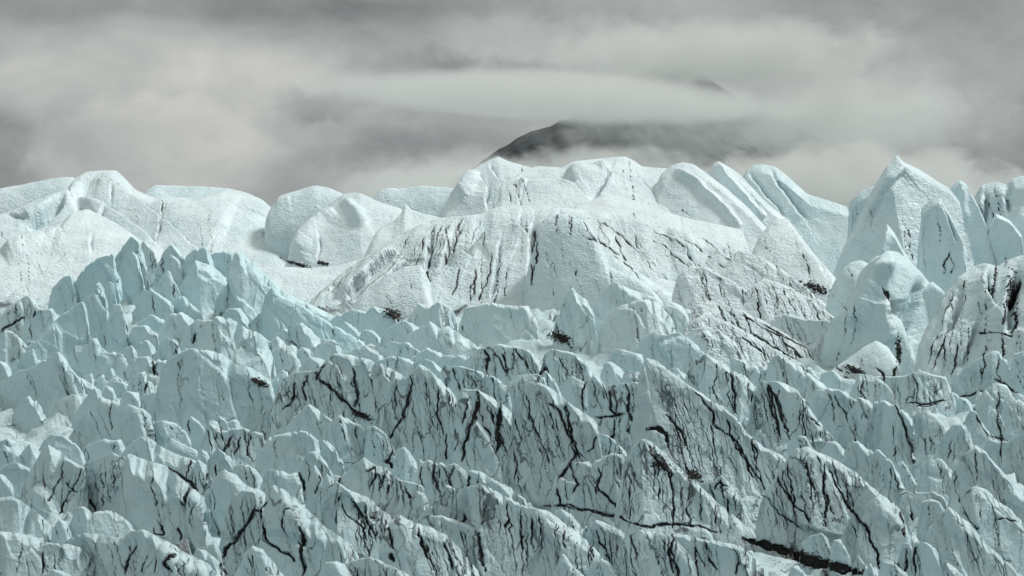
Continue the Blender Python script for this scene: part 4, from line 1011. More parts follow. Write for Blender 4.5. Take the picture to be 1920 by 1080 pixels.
# which serac each seam runs on: the nearest one whose silhouette covers that point of the seam
for sp in SEAM_PATHS:
    q, wq, _ = sp
    near = np.full(len(q), -1); best = np.zeros(len(q))
    for i, s in enumerate(specs):
        cx = np.maximum.accumulate(s.crest[:, 0])
        yc = np.interp(q[:, 0], cx, s.crest[:, 1], left=1e9, right=1e9)
        fr = s.foot + (60 if s.kind == 'rib' else 0) - (20 if s.key == 'dome' else 0)
        hit = (q[:, 1] > yc - 2) & (q[:, 1] < s.foot + 20) & (fr > best)
        near[hit] = i; best[hit] = fr
    for i in set(near[near >= 0]):
        m = near == i
        if m.sum() < 6: continue
        m = np.convolve(m, np.ones(9), 'same') > 0
        edges = np.flatnonzero(np.diff(np.r_[0, m.astype(int), 0]))
        for a_, b_ in zip(edges[::2], edges[1::2]):
            qq, ww = q[a_:b_], wq[a_:b_]
            lst = specs[i].__dict__.setdefault('seams', [])
            if ww.max() < 2.2: lst.append((qq, ww)); continue
            nst = 3 if ww.max() < 4 else 4           # a wide seam is a bundle of strands
            tt = np.linspace(0, 1, len(qq)); zz = np.zeros(1)
            for k in range(nst):
                off = (k - (nst - 1) / 2) / nst * 2.6
                sh = ww * off * np.abs(np.sin(np.pi * (tt * (1 + .4 * k) + .15 * k))) + 2.6 * fbm(np.arange(len(qq)) / 7, zz, zz, 50 + 7 * k + a_, 3)
                nrm = np.gradient(qq, axis=0); nrm = np.stack([nrm[:, 1], -nrm[:, 0]], -1); nrm /= np.linalg.norm(nrm, axis=1, keepdims=True) + 1e-9
                lst.append((qq + nrm * sh[:, None], np.maximum(ww * (0.62 if k == nst // 2 else 0.34), .9)))

def build(s, idx, name, parent=None):
    o = s.opt; rng = random.Random(s.seed); sd = s.seed
    mass = s.kind != 'serac'; sharp = not mass or 'sharp' in o
    lean = math.tan(math.radians(o.get('lean', 16))); bev = o.get('bev', 0.8)
    yaw = o.get('yaw', 0.15 if mass else rng.uniform(0.1, 0.4)); shear = o.get('shear', rng.uniform(0.0, 0.16))
    ripple = 'rip' in o or s.kind == 'rib'
    fac = o.get('fac', 0.7 if mass else 1.0)
    step = (1.9 if s.crest[-1, 0] - s.crest[0, 0] < 70 else 1.6) if not mass else (1.7 if s.key == 'dome' else 2.2)
    c = s.crest.copy(); foot = s.foot; vis = 26; Yf = o.get('Y', depth_of(foot))
    ext = 64 if s.kind != 'mass' else max(64, 540 + 5.0 / Yf * F - foot)
    ec = o.get('ec', 0.09 if sharp else 0.28)
    # close both ends: the crest falls steeply to the bed
    def endcap(p, sgn):
        drop = foot + vis - p[1]
        return [[p[0] + sgn * 0.4 * (ec if sgn > 0 or s.kind == 'mass' else min(ec, .15)) * drop, p[1] + 0.25 * drop], [p[0] + sgn * (ec if sgn > 0 or s.kind == 'mass' else min(ec, .15)) * drop, foot + ext]]
    L = endcap(c[0], -1)[::-1]; R = endcap(c[-1], 1)
    c = np.vstack([L, c, R])
    c = resample(c, step)
    k = int((1.5 if sharp else 5) / step + 0.5)
    c[:, 0] = smooth1(c[:, 0], k); c[:, 1] = smooth1(c[:, 1], k)
    pm = Yf / F
    nu = len(c); t = np.arange(nu) * step
    z0 = np.zeros(1)
    inner = np.clip((foot + ext - c[:, 1]) / 60, 0, 1)
    if not mass:   # small teeth along the broken crest
        c[:, 1] += inner * (0.7 * fbm(t / 12, z0, z0, sd, 3) + 0.5 * np.abs(vnoise(t / 19, z0, z0, sd + 3)))
        c[:, 0] += inner * 1.0 * vnoise(t / 9, z0, z0, sd + 6)
        tk = t + 5 * vnoise(t / 13, z0, z0, sd + 8)
        c[:, 1] += inner * smooth1(1.8 * (_hash(np.floor(tk / 13), z0, z0, sd) - .5), 1)
        for _ in range(int(len(c) * step / 48)):      # notches where fractures reach the crest
            kx = rng.uniform(0, t[-1]); nw = rng.uniform(2, 5)
            c[:, 1] += inner * rng.uniform(2, 6.5) * np.clip(1 - np.abs(t - kx) / nw, 0, 1)
        slope = smooth1(np.gradient(c[:, 1]) / (np.abs(np.gradient(c[:, 0])) + 0.3), 6)
    else:
        c[:, 1] += inner * 0.6 * fbm(t / 22, z0, z0, sd, 3)
    hpx = foot - c[:, 1].min()
    hm = hpx * pm
    bev = min(bev * (1 if mass else 0.5), 0.5 * hm)
    xw = (c[:, 0] - 960) * pm
    wid = max(xw.max() - xw.min(), 1)
    yaw = math.copysign(min(abs(yaw), 8.0 / wid), yaw)
    Zb = (540 - foot - ext) / F * Yf; Zv = (540 - foot - vis) / F * Yf
    ap = xw[c[:, 1].argmin()]                      # the spine runs down from the highest point of the crest
    kl = o.get('kl', 0.05 if mass else rng.choice([0.0, 0.1, 0.25, 0.5])); kr = o.get('kr', 0.05 if mass else rng.choice([-0.1, 0.05, 0.2, 0.45]))
    lim = 6.0 / wid
    if not mass: kl, kr = min(kl, lim), min(kr, lim)
    exq = 1.0 if sharp else 1.45
    def face(xx, zz):                              # depth of the front face at a place on it
        q = np.clip((zz - Zv) / (hm + vis * pm), 0, 1.3)
        e = xx - ap - shear * (hm - (zz - Zv))
        fold = kl * np.maximum(-e, 0) + kr * np.maximum(e, 0)
        return Yf + lean * hm * q ** exq + fold - yaw * (xx - xw.mean()) + (0 if mass else 0.12 * hm * (np.clip(q - .0, 0, 1) - 1) * (1 - q) ** 2)
    H0 = (foot + ext - c[:, 1]) * pm
    if mass: lit = 1.0
    else: lit = 0.22 + 2.1 * np.clip(slope, 0, 1.1)
    bu = bev * np.clip(0.75 + (0.12 if mass else 1.3) * fbm(t / 30, z0, z0, sd + 70, 3), .15, 2) * lit * np.clip(H0 / (0.3 * hm + .01), 0.05, 1)
    bu = smooth1(bu, 4)[None, :]
    Yc = np.full(nu, Yf)
    for _ in range(4):
        Yc = face((c[:, 0] - 960) / F * Yc, (540 - c[:, 1]) / F * Yc) + bu[0]
    Xc = (c[:, 0] - 960) / F * Yc
    Zc = (540 - c[:, 1]) / F * Yc
    nv = max(10, int((hpx + ext) / step)); nb = 10
    H = np.maximum(Zc - Zb, 0.02)
    sgrid = (np.linspace(0, 1, nv) ** 1.06)[:, None]
    d = sgrid * H[None, :]
    if not sharp: r = bu * (1 - np.exp(-d / (0.62 * bu + 1e-6)))
    else:      # a sloping top that breaks sharply into the face
        q_ = d / (0.75 * bu + 1e-6); r = bu * (q_ - np.where(q_ < 4, np.log1p(np.exp(np.clip(16 * (q_ - 1), -60, 60))) / 16, q_ - 1))
    X = Xc[None, :] + shear * d * np.clip(d / (0.3 * hm), 0, 1); Z = Zc[None, :] - d
    Y = face(X, Z) + bu - r
    # back slope
    db = (np.linspace(1, 0, nb + 1)[:-1] ** 1.6)[:, None] * H[None, :]
    rb = bu * 0.5 * (1 - np.exp(-db / (0.4 * bu + 1e-6))) + db * (0.45 if not mass else 0.8)
    X = np.vstack([Xc[None, :] + 0 * db, X]); Y = np.vstack([Yc[None, :] + rb, Y]); Z = np.vstack([Zc[None, :] - db, Z])
    px = 960 + X / Y * F; py = 540 - Z / Y * F
    # ---- dirt: the traced seams plus fine runnels of the same kind
    dirt = np.zeros(X.shape)
    paths = list(getattr(s, 'seams', []))
    x0, x1 = s.crest[0, 0], s.crest[-1, 0]
    rate = [0.012, 0.060, 0.115, 0.185][s.dirt] * (0.6 if mass else 1)
    nrun = int((x1 - x0) * rate + rng.random()) if x1 - x0 > 25 else 0
    cl_ = [rng.uniform(x0, x1) for _ in range(max(1, nrun // 5))]; dr0 = rng.uniform(0.0, 0.22)
    for j in range(nrun):
        xs = rng.uniform(x0, x1)
        if s.dirt > 1 and j % 2: xs = min(max(rng.choice(cl_) + rng.gauss(0, 9), x0), x1)
        yt = np.interp(xs, np.maximum.accumulate(s.crest[:, 0]), s.crest[:, 1])
        hh = foot - yt
        ya = yt + rng.choice([0, 0, 0, 0.08, 0.2]) * hh; yb = ya + rng.uniform(0.7, 1.1) * (foot - ya)
        dr = dr0 + rng.uniform(-0.1, 0.1) + shear * 0.7
        if s.key == 'dome': dr = 1.5 * (xs - 960) / 500 + rng.uniform(-.15, .15); yb = ya + rng.uniform(.3, .9) * (foot - ya)
        n_ = max(3, int((yb - ya) / 14))
        tt = np.linspace(0, 1, n_)
        pts = np.stack([xs + dr * (yb - ya) * tt, ya + (yb - ya) * tt], -1)
        q = wiggle(pts, 3.6, sd + 131 * j + 7)
        if len(q) < 4: continue
        u = np.linspace(0, 1, len(q))
        w0 = rng.choice([0.42, 0.5, 0.6, 0.7, 1.0]) * (1.0 + (0.5 if s.dirt == 3 and rng.random() < .3 else 0))
        wq = w0 * (0.5 + 0.8 * np.abs(fbm(u * len(q) / 8, z0, z0, sd + j, 2))) * np.clip(np.minimum(u * 9, (1 - u) * 3), .15, 1)
        paths.append((q, wq))
    for q, wq in paths:
        m = 14
        lo = q.min(0) - m; hi = q.max(0) + m
        sel = np.where((px[nb:] > lo[0]) & (px[nb:] < hi[0]) & (py[nb:] > lo[1]) & (py[nb:] < hi[1]))
        if not len(sel[0]): continue
        a = np.stack([px[nb:][sel], py[nb:][sel]], -1)
        dd = np.full(len(a), 1e9); ww = np.ones(len(a))
        for kk in range(0, len(q), 40):
            D = np.hypot(a[:, None, 0] - q[None, kk:kk + 40, 0], a[:, None, 1] - q[None, kk:kk + 40, 1])
            rel = D / wq[None, kk:kk + 40]
            am = rel.argmin(1); dm = D[np.arange(len(a)), am]; wm = wq[kk:kk + 40][am]
            better = dm / wm < dd / ww
            dd = np.where(better, dm, dd); ww = np.where(better, wm, ww)
        # core of the seam, then a soft stained margin
        core = np.clip(1.25 - 0.7 * dd / np.maximum(ww, 0.75), 0, 1) * np.clip(ww / 0.9, 0.4, 1)
        halo = 0.33 * np.exp(-(dd / (ww * 2.4 + 2.5)) ** 2) * np.clip(ww / 2.0, 0.25, 1)
        v = np.maximum(core, halo)
        blk = dirt[nb:]; blk[sel] = np.maximum(blk[sel], v); dirt[nb:] = blk
    if s.dirt > 0 and not mass:        # silt and grit gathered round the foot
        ft = np.clip((py[nb:] - (foot - 16)) / 22, 0, 1) * (0.35 + 0.9 * fbm(px[nb:] / 16, py[nb:] / 30, 0 * X[nb:], sd + 90, 4))
        dirt[nb:] = np.maximum(dirt[nb:], np.clip(ft, 0, 1) * [0, .22, .36, .48][s.dirt])
    # ---- relief along the local normal
    P = np.stack([X, Y, Z], -1)
    du = np.gradient(P, axis=1); dv = np.gradient(P, axis=0)
    N = np.cross(dv, du); N /= np.linalg.norm(N, axis=-1, keepdims=True) + 1e-9
    N = np.where((N[..., 1:2] > 0) & (np.arange(N.shape[0])[:, None, None] >= nb), -N, N)
    fx = X - 0.5 * shear * Z + 0.35 * Y * 0; wv = fbm(X / 5, Y / 5, Z / 5, sd + 2, 3)
    dfull = np.vstack([db, d])
    f1, e1 = facets((fx + 0.8 * wv) / (5.2 if not mass else 9) + 0.07 * Z, (Z + 1.2 * wv) / (8.5 if not mass else 16), sd + 11, 0.75)
    f2, e2 = facets((fx + 0.5 * wv) / 1.3 + 40, (Z + 0.5 * wv) / 3.4, sd + 12, 0.6)
    flute = 1 - np.abs(vnoise(fx / (2.4 if not mass else 4), 0 * X, Z / (16 if not mass else 22), sd + 13))
    size = min(1.0, hm / 6)
    amp = size * fac
    env = np.clip(dfull / (0.8 * size + 0.1), 0.15, 1)
    if mass:
        disp = amp * (0.22 * f1 * np.clip(e1 * 4, 0, 1) + 0.9 * fbm(X / 17, Y / 17, Z / 17, sd + 14, 4, 0.42))
        disp += 0.05 * fac * f2 * np.clip(e2 * 4, 0, 1)
    else:
        f3, e3 = facets((fx + 0.6 * wv) / 2.0 + 0.12 * Z + 9, (Z + 0.8 * wv) / 3.8, sd + 19, 0.8)
        disp = amp * (0.70 * f1 * np.clip(e1 * 9, 0.3, 1) + 0.05 * (flute - .5) + 0.08 * f2 + 0.19 * f3 * np.clip(e3 * 8, .3, 1)) + amp * 0.20 * fbm(X / 5, Y / 5, Z / 6, sd + 14, 5, 0.55)
        disp -= 1.2 * amp * np.clip(0.07 - e1, 0, 1)
    for q, wd_, dep, stp, sw in CREASE.get(s.key, []):
        wd_ = max(wd_, 1.6)
        m = max(3 * wd_, 3 * sw) + 4
        lo = q.min(0) - m; hi = q.max(0) + m
        sel = np.where((px > lo[0]) & (px < hi[0]) & (py > lo[1]) & (py < hi[1]))
        if not len(sel[0]): continue
        a = np.stack([px[sel], py[sel]], -1)
        D2 = np.full(len(a), 1e18); am = np.zeros(len(a), int)
        for k_ in range(len(q)):
            dd2 = (a[:, 0] - q[k_, 0]) ** 2 + (a[:, 1] - q[k_, 1]) ** 2
            bt = dd2 < D2; D2 = np.where(bt, dd2, D2); am[bt] = k_
        D = np.sqrt(D2); tg = np.gradient(q, axis=0)[am]; rel = a - q[am]
        side = np.sign(tg[:, 0] * rel[:, 1] - tg[:, 1] * rel[:, 0])
        fade = np.clip(np.minimum(am, len(q) - 1 - am) / 5 + 0.15, 0, 1)
        v = -dep * np.exp(-(D / wd_) ** 2) + stp * side * np.exp(-D / sw) * np.clip(D / wd_, 0, 1)
        disp[sel] += v * fade * np.clip(dfull[sel] / 2.0, 0.0, 1) / max(np.clip(H, 0, 1).max(), 1)
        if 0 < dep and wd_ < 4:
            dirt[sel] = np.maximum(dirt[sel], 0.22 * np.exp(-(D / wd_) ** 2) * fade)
    disp = disp * env * np.clip(H / (0.25 * hm), 0, 1)[None, :]
    disp -= 0.30 * np.clip(dirt - 0.25, 0, 1) * np.clip(env, .3, 1)
    P = P + N * disp[..., None]
    vein = np.clip([0.0, 0.22, 0.55, 0.95][s.dirt] + 0.1 * wv, 0, 1)
    if mass: vein = vein * (0.6 if s.key not in ('dirty_mass', 'dirty_block') else 1)
    org = (float((c[:, 0].mean() - 960) * pm), Yf, float((540 - foot) / F * Yf))
    ob = grid_mesh(name, P, SNOWICE if ripple else ICE, dict(dirt=dirt, vein=vein, blue=s.blue, silt_shade=0.85 * float(np.interp(foot, [640, 1000], [0, 1])) if s.kind == 'serac' else 0.0), org, parent)  # serac colour darkens toward the front rows, in place of a cloud shadow
    s.ob = ob
    return ob


LAND = {   # landmark: (short name used to place its neighbours, full label)
 'far_l': ('far left ridge', 'distant pale ice ridge at the extreme left behind the broad smooth dome'),
 'left_dome': ('broad smooth left dome', 'broad smooth white ice dome with thin cracks on the left skyline'),
 'left_ridge': ('left snow ridge', 'smooth white ridge climbing to the blue hollow beside the broad left dome'),
 'left_lobe': ('bright left slope', 'bright rippled snow slope at left edge below the broad smooth dome'),
 'far_a': ('flat far ridge', 'distant flat-topped ice ridge peeking over the saddle of the left dome'),
 'far_b': ('small round far dome', 'rounded pale dome on the skyline with a dark notch on its left'),
 'left_fold': ('folded dome', 'sharp-edged white ice fold with shaded hollow right of the broad left dome'),
 'peak_lobe': ('little snow peak', 'small white snow peak with concave flanks left of the central dome'),
 'far_c': ('far blue ridge', 'distant bluish ice ridge on the skyline left of the highest rounded peak'),
 'top_peak': ('rounded top peak', 'rounded ice peak with central crease topping the left end of the skyline dome'),
 'top_dome': ('skyline dome', 'wide undulating white dome along the middle skyline under the dark mountain'),
 'bright_slope': ('bright middle slope', 'bright even snow slope between the skyline dome and the central fluted dome'),
 'saddle': ('snow saddle', 'low white snow saddle with soft furrows between the blue left row and the central dome'),
 'dome': ('central dome', 'huge fluted central ice dome with dark cracks and stepped columns'),
 'fin_a': ('first skyline fin', 'leftmost of three leaning smooth fins on the skyline right of centre'),
 'fin_b': ('second skyline fin', 'middle of three leaning smooth fins with a shaded left side'),
 'fin_c': ('third skyline fin', 'rightmost and widest of three leaning fins with grooved top'),
 'notch': ('blue notch', 'deep blue ice wall in the notch left of the tall pointed spire'),
 'spire': ('tall pointed spire', 'tall pointed ice spire with a shaded left face on the right skyline'),
 'spire_face': ('slab before the spire', 'rough curved ice slab leaning against the front of the tall pointed spire'),
 'slab_r': ('blue-edged slab', 'upright slab with smooth blue left edge right of the tall pointed spire'),
 'horn_r': ('slim skyline tooth', 'slim pale ice tooth on the skyline right of the tall pointed spire'),
 'block_r': ('blocky right summit', 'blocky ice summit at the right end of the skyline'),
 'blue_r': ('clear blue fragment', 'clear blue pointed ice piece below the blocky right summit'),
 'right_low': ('right edge block', 'pale cracked ice block at the right edge below the blocky summit'),
 'pyramid_r': ('small front pyramid', 'small pale pyramid standing before the foot of the tall pointed spire'),
 'rear_horn': ('blunt shoulder', 'blunt grey-blue shoulder half hidden left of the smooth rounded horn'),
 'horn': ('smooth rounded horn', 'large smooth rounded horn with a dark cleft below the tall pointed spire'),
 'horn_right': ('horn shoulder', 'pointed grey shoulder rising between the smooth rounded horn and the dirty mass'),
 'dome_edge': ('pale slope edge', 'clean pale ice slope falling to the valley right of the central dome'),
 'dirty_mass': ('dirty right mass', 'large grey ice mass with black gullies at the right edge'),
 'dirty_block': ('block on dirty mass', 'rounded grey block with a dark cracked rim on the dirty right mass'),
 'fold_v': ('valley pyramid', 'small smooth pyramid in the valley below the rounded horn'),
 'fold_w': ('valley fold', 'low pale ice fold above the dark debris in the valley'),
 'blueface': ('blue-faced serac', 'tall serac with broad smooth blue face at left, highest of its row'),
 'bigblue': ('long blue slab', 'long diagonal slab with clean blue face running down to the right'),
 'slope_l': ('long left ridge', 'long clean ridge sloping down right from a notched blue peak'),
 'longslab': ('rising left slab', 'long bluish slab rising diagonally from the left edge to a peak'),
 'leftwedge': ('grey-blue left wedge', 'wide grey-blue wedge with a peaked ridge near the left edge'),
 'bigwedge': ('large clean wedge', 'large clean wedge with one hairline crack left of the arched block'),
 'arch': ('arched blue block', 'big arched block with a hollow blue face and pale rounded top'),
 'mound': ('rounded mound', 'smooth rounded mound behind the arched blue block'),
 'striped_wall': ('black-striped wall', 'tall pale wall crossed by a black diagonal seam, right of the arched block'),
 'tri_block': ('crossed-seam block', 'jagged grey block with three curving black seams below the arched block'),
 'pale_r': ('pale sloping block', 'pale smooth block with broad sloping top right of the crossed-seam block'),
 'leaning': ('leaning left serac', 'tall leaning serac with a dark crack at the lower left'),
 'pale_ramp': ('pale ramp', 'large pale ramp sweeping down to a blue cave at lower left'),
 'chisel': ('chisel-topped serac', 'chisel-topped pale serac between the pale ramp and the Y seam'),
 'yseam': ('Y-seam serac', 'serac split by a thick black Y-shaped seam at lower left'),
 'bigramp': ('lower ramp', 'long ramp with a ragged black seam running to the bottom edge'),
 'low_ramp': ('bottom left ramp', 'wide cracked ice ramp along the bottom edge at left'),
 'round_cap': ('rounded white cap', 'smooth rounded white cap at the right foot of the central dome'),
 'crest3': ('stepped white crest', 'stepped white crest rising right of the central dome columns'),
 'tent2': ('small pinnacle', 'small pale pinnacle lined with black seams at the foot of the central dome'),
 'striped_hump': ('striped hump', 'broad hump with slanting black stripes in the middle of the icefall'),
 'hump2': ('second striped hump', 'rounded hump with fine black stripes right of the larger striped hump'),
 'pillar': ('tall pale pillar', 'tall pale pillar with wavy black seams left of the blackest slab'),
 'blackslab': ('blackest slab', 'tall slab with two very thick black seams down its face'),
 'broad_slab': ('broad tall slab', 'broad tall slab with a rounded shoulder and long winding black seams'),
 'black_face': ('grid-seamed face', 'face crossed by a level black seam and hanging black strands'),
 'greatfin': ('great diagonal fin', 'great long fin whose crest falls diagonally right of the middle'),
 'loops': ('black-looped serac', 'small serac wrapped in thick black looping bands'),
 'sharp_c': ('sharp central peak', 'sharp peak with a long crest falling right below the black-looped serac'),
 'tangle': ('tangled face', 'rounded face covered in tangled black seams above the level black crevasse'),
 'ragged': ('ragged dirty crest', 'ragged dirty crest scribbled with black seams at lower middle'),
 'comb': ('comb-topped row', 'low comb-topped wall with many close vertical black stripes'),
 'longfin': ('long lower fin', 'long fin with a bright crest slanting down to the bottom middle'),
 'twoseam': ('two-seam slab', 'pale slab with two slanting parallel black seams at bottom middle'),
 'cap_ridge': ('round-topped ridge', 'thick round-topped dirty ridge curving down to the bottom middle'),
 'lowwall': ('low bottom wall', 'low black-veined wall under the level crevasse at bottom right of centre'),
 'veined_a': ('veined blue-grey peak', 'blue-grey peak with branching black veins right of the middle'),
 'cleft': ('blue-cleft slab', 'tall slab split by a vertical blue cleft and a curved black seam'),
 'rampart': ('level rampart', 'long level-topped rampart with small dark streaks at right'),
 'curl': ('curled grey serac', 'smooth grey serac with a curled dark top at right'),
 'rpeak': ('right lower peak', 'clean peak with one hairline black seam near the lower right edge'),
 'bigfin_r': ('big lower right fin', 'big fin with thick slanting black seams at lower right'),
 'ribbed': ('ribbed pale face', 'pale face with fine curved ribs beside the big lower right fin'),
 'rubbly': ('rubbly dirty heap', 'rubbly dirty ice heap left of the big lower right fin'),
 'dirty_l': ('dirty left lump', 'dirty grey lump with black cracks at the left edge below the bright slope'),
 'slab_s': ('low veined slab', 'low pale slab veined with black between the rounded cap and great diagonal fin'),
 'slab_t': ('dirty tilted slab', 'tilted pale slab with dark slanting streaks above the second row of right fins'),
 'slab_u': ('streaked slope slab', 'long streaked slab on the slope right of the rounded white cap'),
 'slab_v': ('flat valley plate', 'flat pale plate tilting toward the valley left of the rounded horn'),
 'slab_w': ('upper slope plate', 'pale plate with dark debris on its edge on the slope right of the dome'),
 'slab_x': ('cracked slope block', 'cracked pale block on the right flank of the central dome'),
 'slab_y': ('upper flank block', 'pale sloping block high on the right flank of the central dome'),
}
def centre(s): return np.array([s.crest[:, 0].mean(), 0.6 * s.crest[:, 1].min() + 0.4 * min(s.foot, s.crest[:, 1].min() + 90)])
for i, s in enumerate(specs):
    if s.kind == 'mass': s.ob = build(s, i, 'ice_spire' if s.key in ('spire', 'horn', 'horn_r', 'rear_horn', 'pyramid_r') else 'ice_dome')
main_dome = next(s.ob for s in specs if s.key == 'dome')
for i, s in enumerate(specs):
    if s.kind == 'rib': s.ob = build(s, i, 'ice_rib', main_dome)
    elif s.kind == 'serac': s.ob = build(s, i, 'ice_block' if hasattr(s, 'block') else 'serac')
# labels
LM = [(s, LAND[s.key][0], centre(s)) for s in specs if s.key in LAND]
used = set()
for s in specs:
    if s.kind == 'rib': continue
    cat = 'ice spire' if s.ob.name.startswith('ice_spire') else 'ice dome' if s.kind == 'mass' else 'ice block' if hasattr(s, 'block') else 'serac'
    grp = 'smooth ice masses behind the icefall' if s.kind == 'mass' else 'ice blocks in the gaps' if hasattr(s, 'block') else 'seracs of the broken icefall'
    if s.key in LAND: lab = LAND[s.key][1]; used.add(lab)
    tag(s.ob, category=cat, group=grp)
    if s.key in LAND: s.ob['label'] = lab
def shape_words(s):
    c = s.crest; wpx = c[-1, 0] - c[0, 0]; k = c[:, 1].argmin(); top = c[k]
    hl = c[0, 1] - top[1]; hr = c[-1, 1] - top[1]; f = (top[0] - c[0, 0]) / max(wpx, 1)
    flat = np.sum(c[:, 1] < top[1] + 8)
    size = 'tiny' if wpx < 30 else 'small' if wpx < 55 else 'large' if wpx > 110 else ''
    if f < 0.35 and hr > 0.45 * wpx: shp = 'steep-left'
    elif f < 0.4 and hr > 18: shp = 'right-sloping'
    elif f > 0.65 and hl > 18: shp = 'left-sloping'
    elif flat >= 3: shp = 'flat-topped'
    elif min(hl, hr) > 0.45 * wpx: shp = 'pointed'
    else: shp = 'blunt'
    dirt = ['clean', 'thinly veined', 'black-seamed', 'heavily black-streaked'][s.dirt]
    colr = 'blue' if s.blue > .64 else 'pale blue' if s.blue > .48 else 'grey' if s.dirt > 1 else 'pale'
    return size, shp, dirt, colr
for s in specs:
    if s.kind == 'rib' or s.key in LAND: continue
    p = centre(s); size, shp, dirt, colr = shape_words(s)
    noun = 'ice block' if hasattr(s, 'block') else 'serac'
    cands = sorted(LM, key=lambda l: np.hypot(*(l[2] - p)))
    done = False
    for far in range(8):
        o, nm, q = cands[far]
        dx, dy = p - q; dist = math.hypot(dx, dy)
        a = math.degrees(math.atan2(-dy, dx)) % 360
        where = ['right of', 'above right of', 'above', 'above left of', 'left of', 'below left of', 'below', 'below right of'][int((a + 22.5) // 45) % 8]
        for just in (('just ',) if dist < 70 else ('',)) + (('',) if dist < 70 else ('some way ',)):
            for w_ in ((size, dirt, shp), (size, colr, dirt, shp), (colr, shp)):
                lab = ' '.join(x for x in w_ if x) + ' ' + noun + ' ' + just + where + ' the ' + nm
                if lab not in used and len(lab.split()) <= 16: done = True; break
            if done: break
        if done: break
    used.add(lab); s.ob['label'] = lab

# ------------------------------------------------------------------ rock debris melted out on the ice
def debris():
    rng = random.Random(5)
    dg = bpy.context.evaluated_depsgraph_get()
    V, Fc = [], []
    ico_v = []
    ph = (1 + 5 ** .5) / 2
    for a in (-1, 1):
        for b in (-ph, ph): ico_v += [(0, a, b), (a, b, 0), (b, 0, a)]
    ico = np.array(ico_v) / math.hypot(1, ph)
    tri = [(i, j, k) for i in range(12) for j in range(i + 1, 12) for k in range(j + 1, 12)
           if all(abs(np.linalg.norm(ico[p] - ico[q]) - 1.0515) < .01 for p, q in ((i, j), (j, k), (i, k)))]
    tri = [t if np.dot(np.cross(ico[t[1]] - ico[t[0]], ico[t[2]] - ico[t[0]]), ico[t[0]]) > 0 else (t[0], t[2], t[1]) for t in tri]
    for cx, cy, rx, ry, n_ in PATCHES:
        for _ in range(int(n_ * 1.2)):
            px = rng.gauss(cx, rx * .5); py = rng.gauss(cy, ry * .5) + .3 * (px - cx)
            dirv = np.array([(px - 960) / F, 1, (540 - py) / F]); dirv /= np.linalg.norm(dirv)
            hit, loc, nor, *_r = sc.ray_cast(dg, (0, 0, 0), tuple(dirv))
            if not hit or loc.y > 900: continue
            sz = rng.uniform(.0002, .0006) * loc.y * rng.choice([.35, .5, .7, 1])
            k = ico * np.array([rng.uniform(.6, 1.3), rng.uniform(.6, 1.3), rng.uniform(.4, .8)]) * (1 + .25 * np.array([[rng.uniform(-1, 1)] for _ in range(12)])) * sz
            base = len(V); V += [tuple(np.array(loc) + v) for v in k]; Fc += [tuple(base + i for i in t) for t in tri]
    me = bpy.data.meshes.new('rock_debris'); me.from_pydata(V, [], Fc); me.update()
    me.materials.append(simple_mat('dark_rock', (0.010, 0.010, 0.010), (0.035, 0.033, 0.031), 2.0))
    ob = bpy.data.objects.new('rock_debris', me); C.objects.link(ob)
    tag(ob, kind='stuff', label='dark rock debris melted out of the ice in cracks and hollows', category='debris')
PATCHES = [(1053, 634, 18, 9, 420), (738, 590, 16, 10, 260), (558, 495, 24, 3, 140), (606, 494, 10, 3, 80),
           (487, 717, 14, 6, 240), (1602, 693, 18, 5, 260), (1528, 540, 22, 8, 260), (1896, 545, 9, 30, 360),
           (1685, 655, 5, 24, 200), (1525, 1050, 60, 11, 700), (1300, 890, 14, 9, 240), (680, 780, 18, 6, 200), (1240, 872, 16, 8, 220)]
debris()

# ------------------------------------------------------------------ mountain behind the cloud
def mountain():
    Y0 = 6000.0; k = Y0 / F
    crest = resample(smooth := parse_pts('760,430 860,335 925,286 965,262 1000,246 1070,222 1120,188 1190,142 1250,120 1310,130 1345,160 1420,205 1500,245 1600,285 1700,340 1800,420'), 4)
    crest[:, 1] += 4 * fbm(np.arange(len(crest)) / 9, np.zeros(1), np.zeros(1), 77, 4)
    x = (crest[:, 0] - 960) * k; z = (540 - crest[:, 1]) * k
    d = np.linspace(0, 1, 110)[:, None] * (z - 60)[None, :]
    dbk = np.linspace(1, 0, 12)[:-1, None] * (z - 60)[None, :]
    X = np.vstack([x[None] + 0 * dbk, x[None] + 0.1 * d]); Z = np.vstack([z[None] - dbk, z[None] - d])
    Yy = np.vstack([Y0 + 1.3 * dbk, Y0 - 1.5 * d])
    gul = 1 - np.abs(fbm(X / 95 + Z / 160, Yy / 900, Z / 700, 71, 4)) * 2
    D = np.vstack([dbk, d])
    w_ = np.clip(D / 60, 0, 1)
    Yy = Yy - w_ * (gul * 46 + 26 * fbm(X / 40, Yy / 40, Z / 40, 72, 4)); Z = Z + w_ * 10 * fbm(X / 60, Yy / 60, Z / 60, 73, 4)
    m = simple_mat('heath_and_scree', (0.028, 0.040, 0.046), (0.075, 0.085, 0.088), 0.012, 0.95, 0.6, 12)
    ob = grid_mesh('mountain', np.stack([X, Yy, Z], -1), m)
    tag(ob, kind='structure')
mountain()

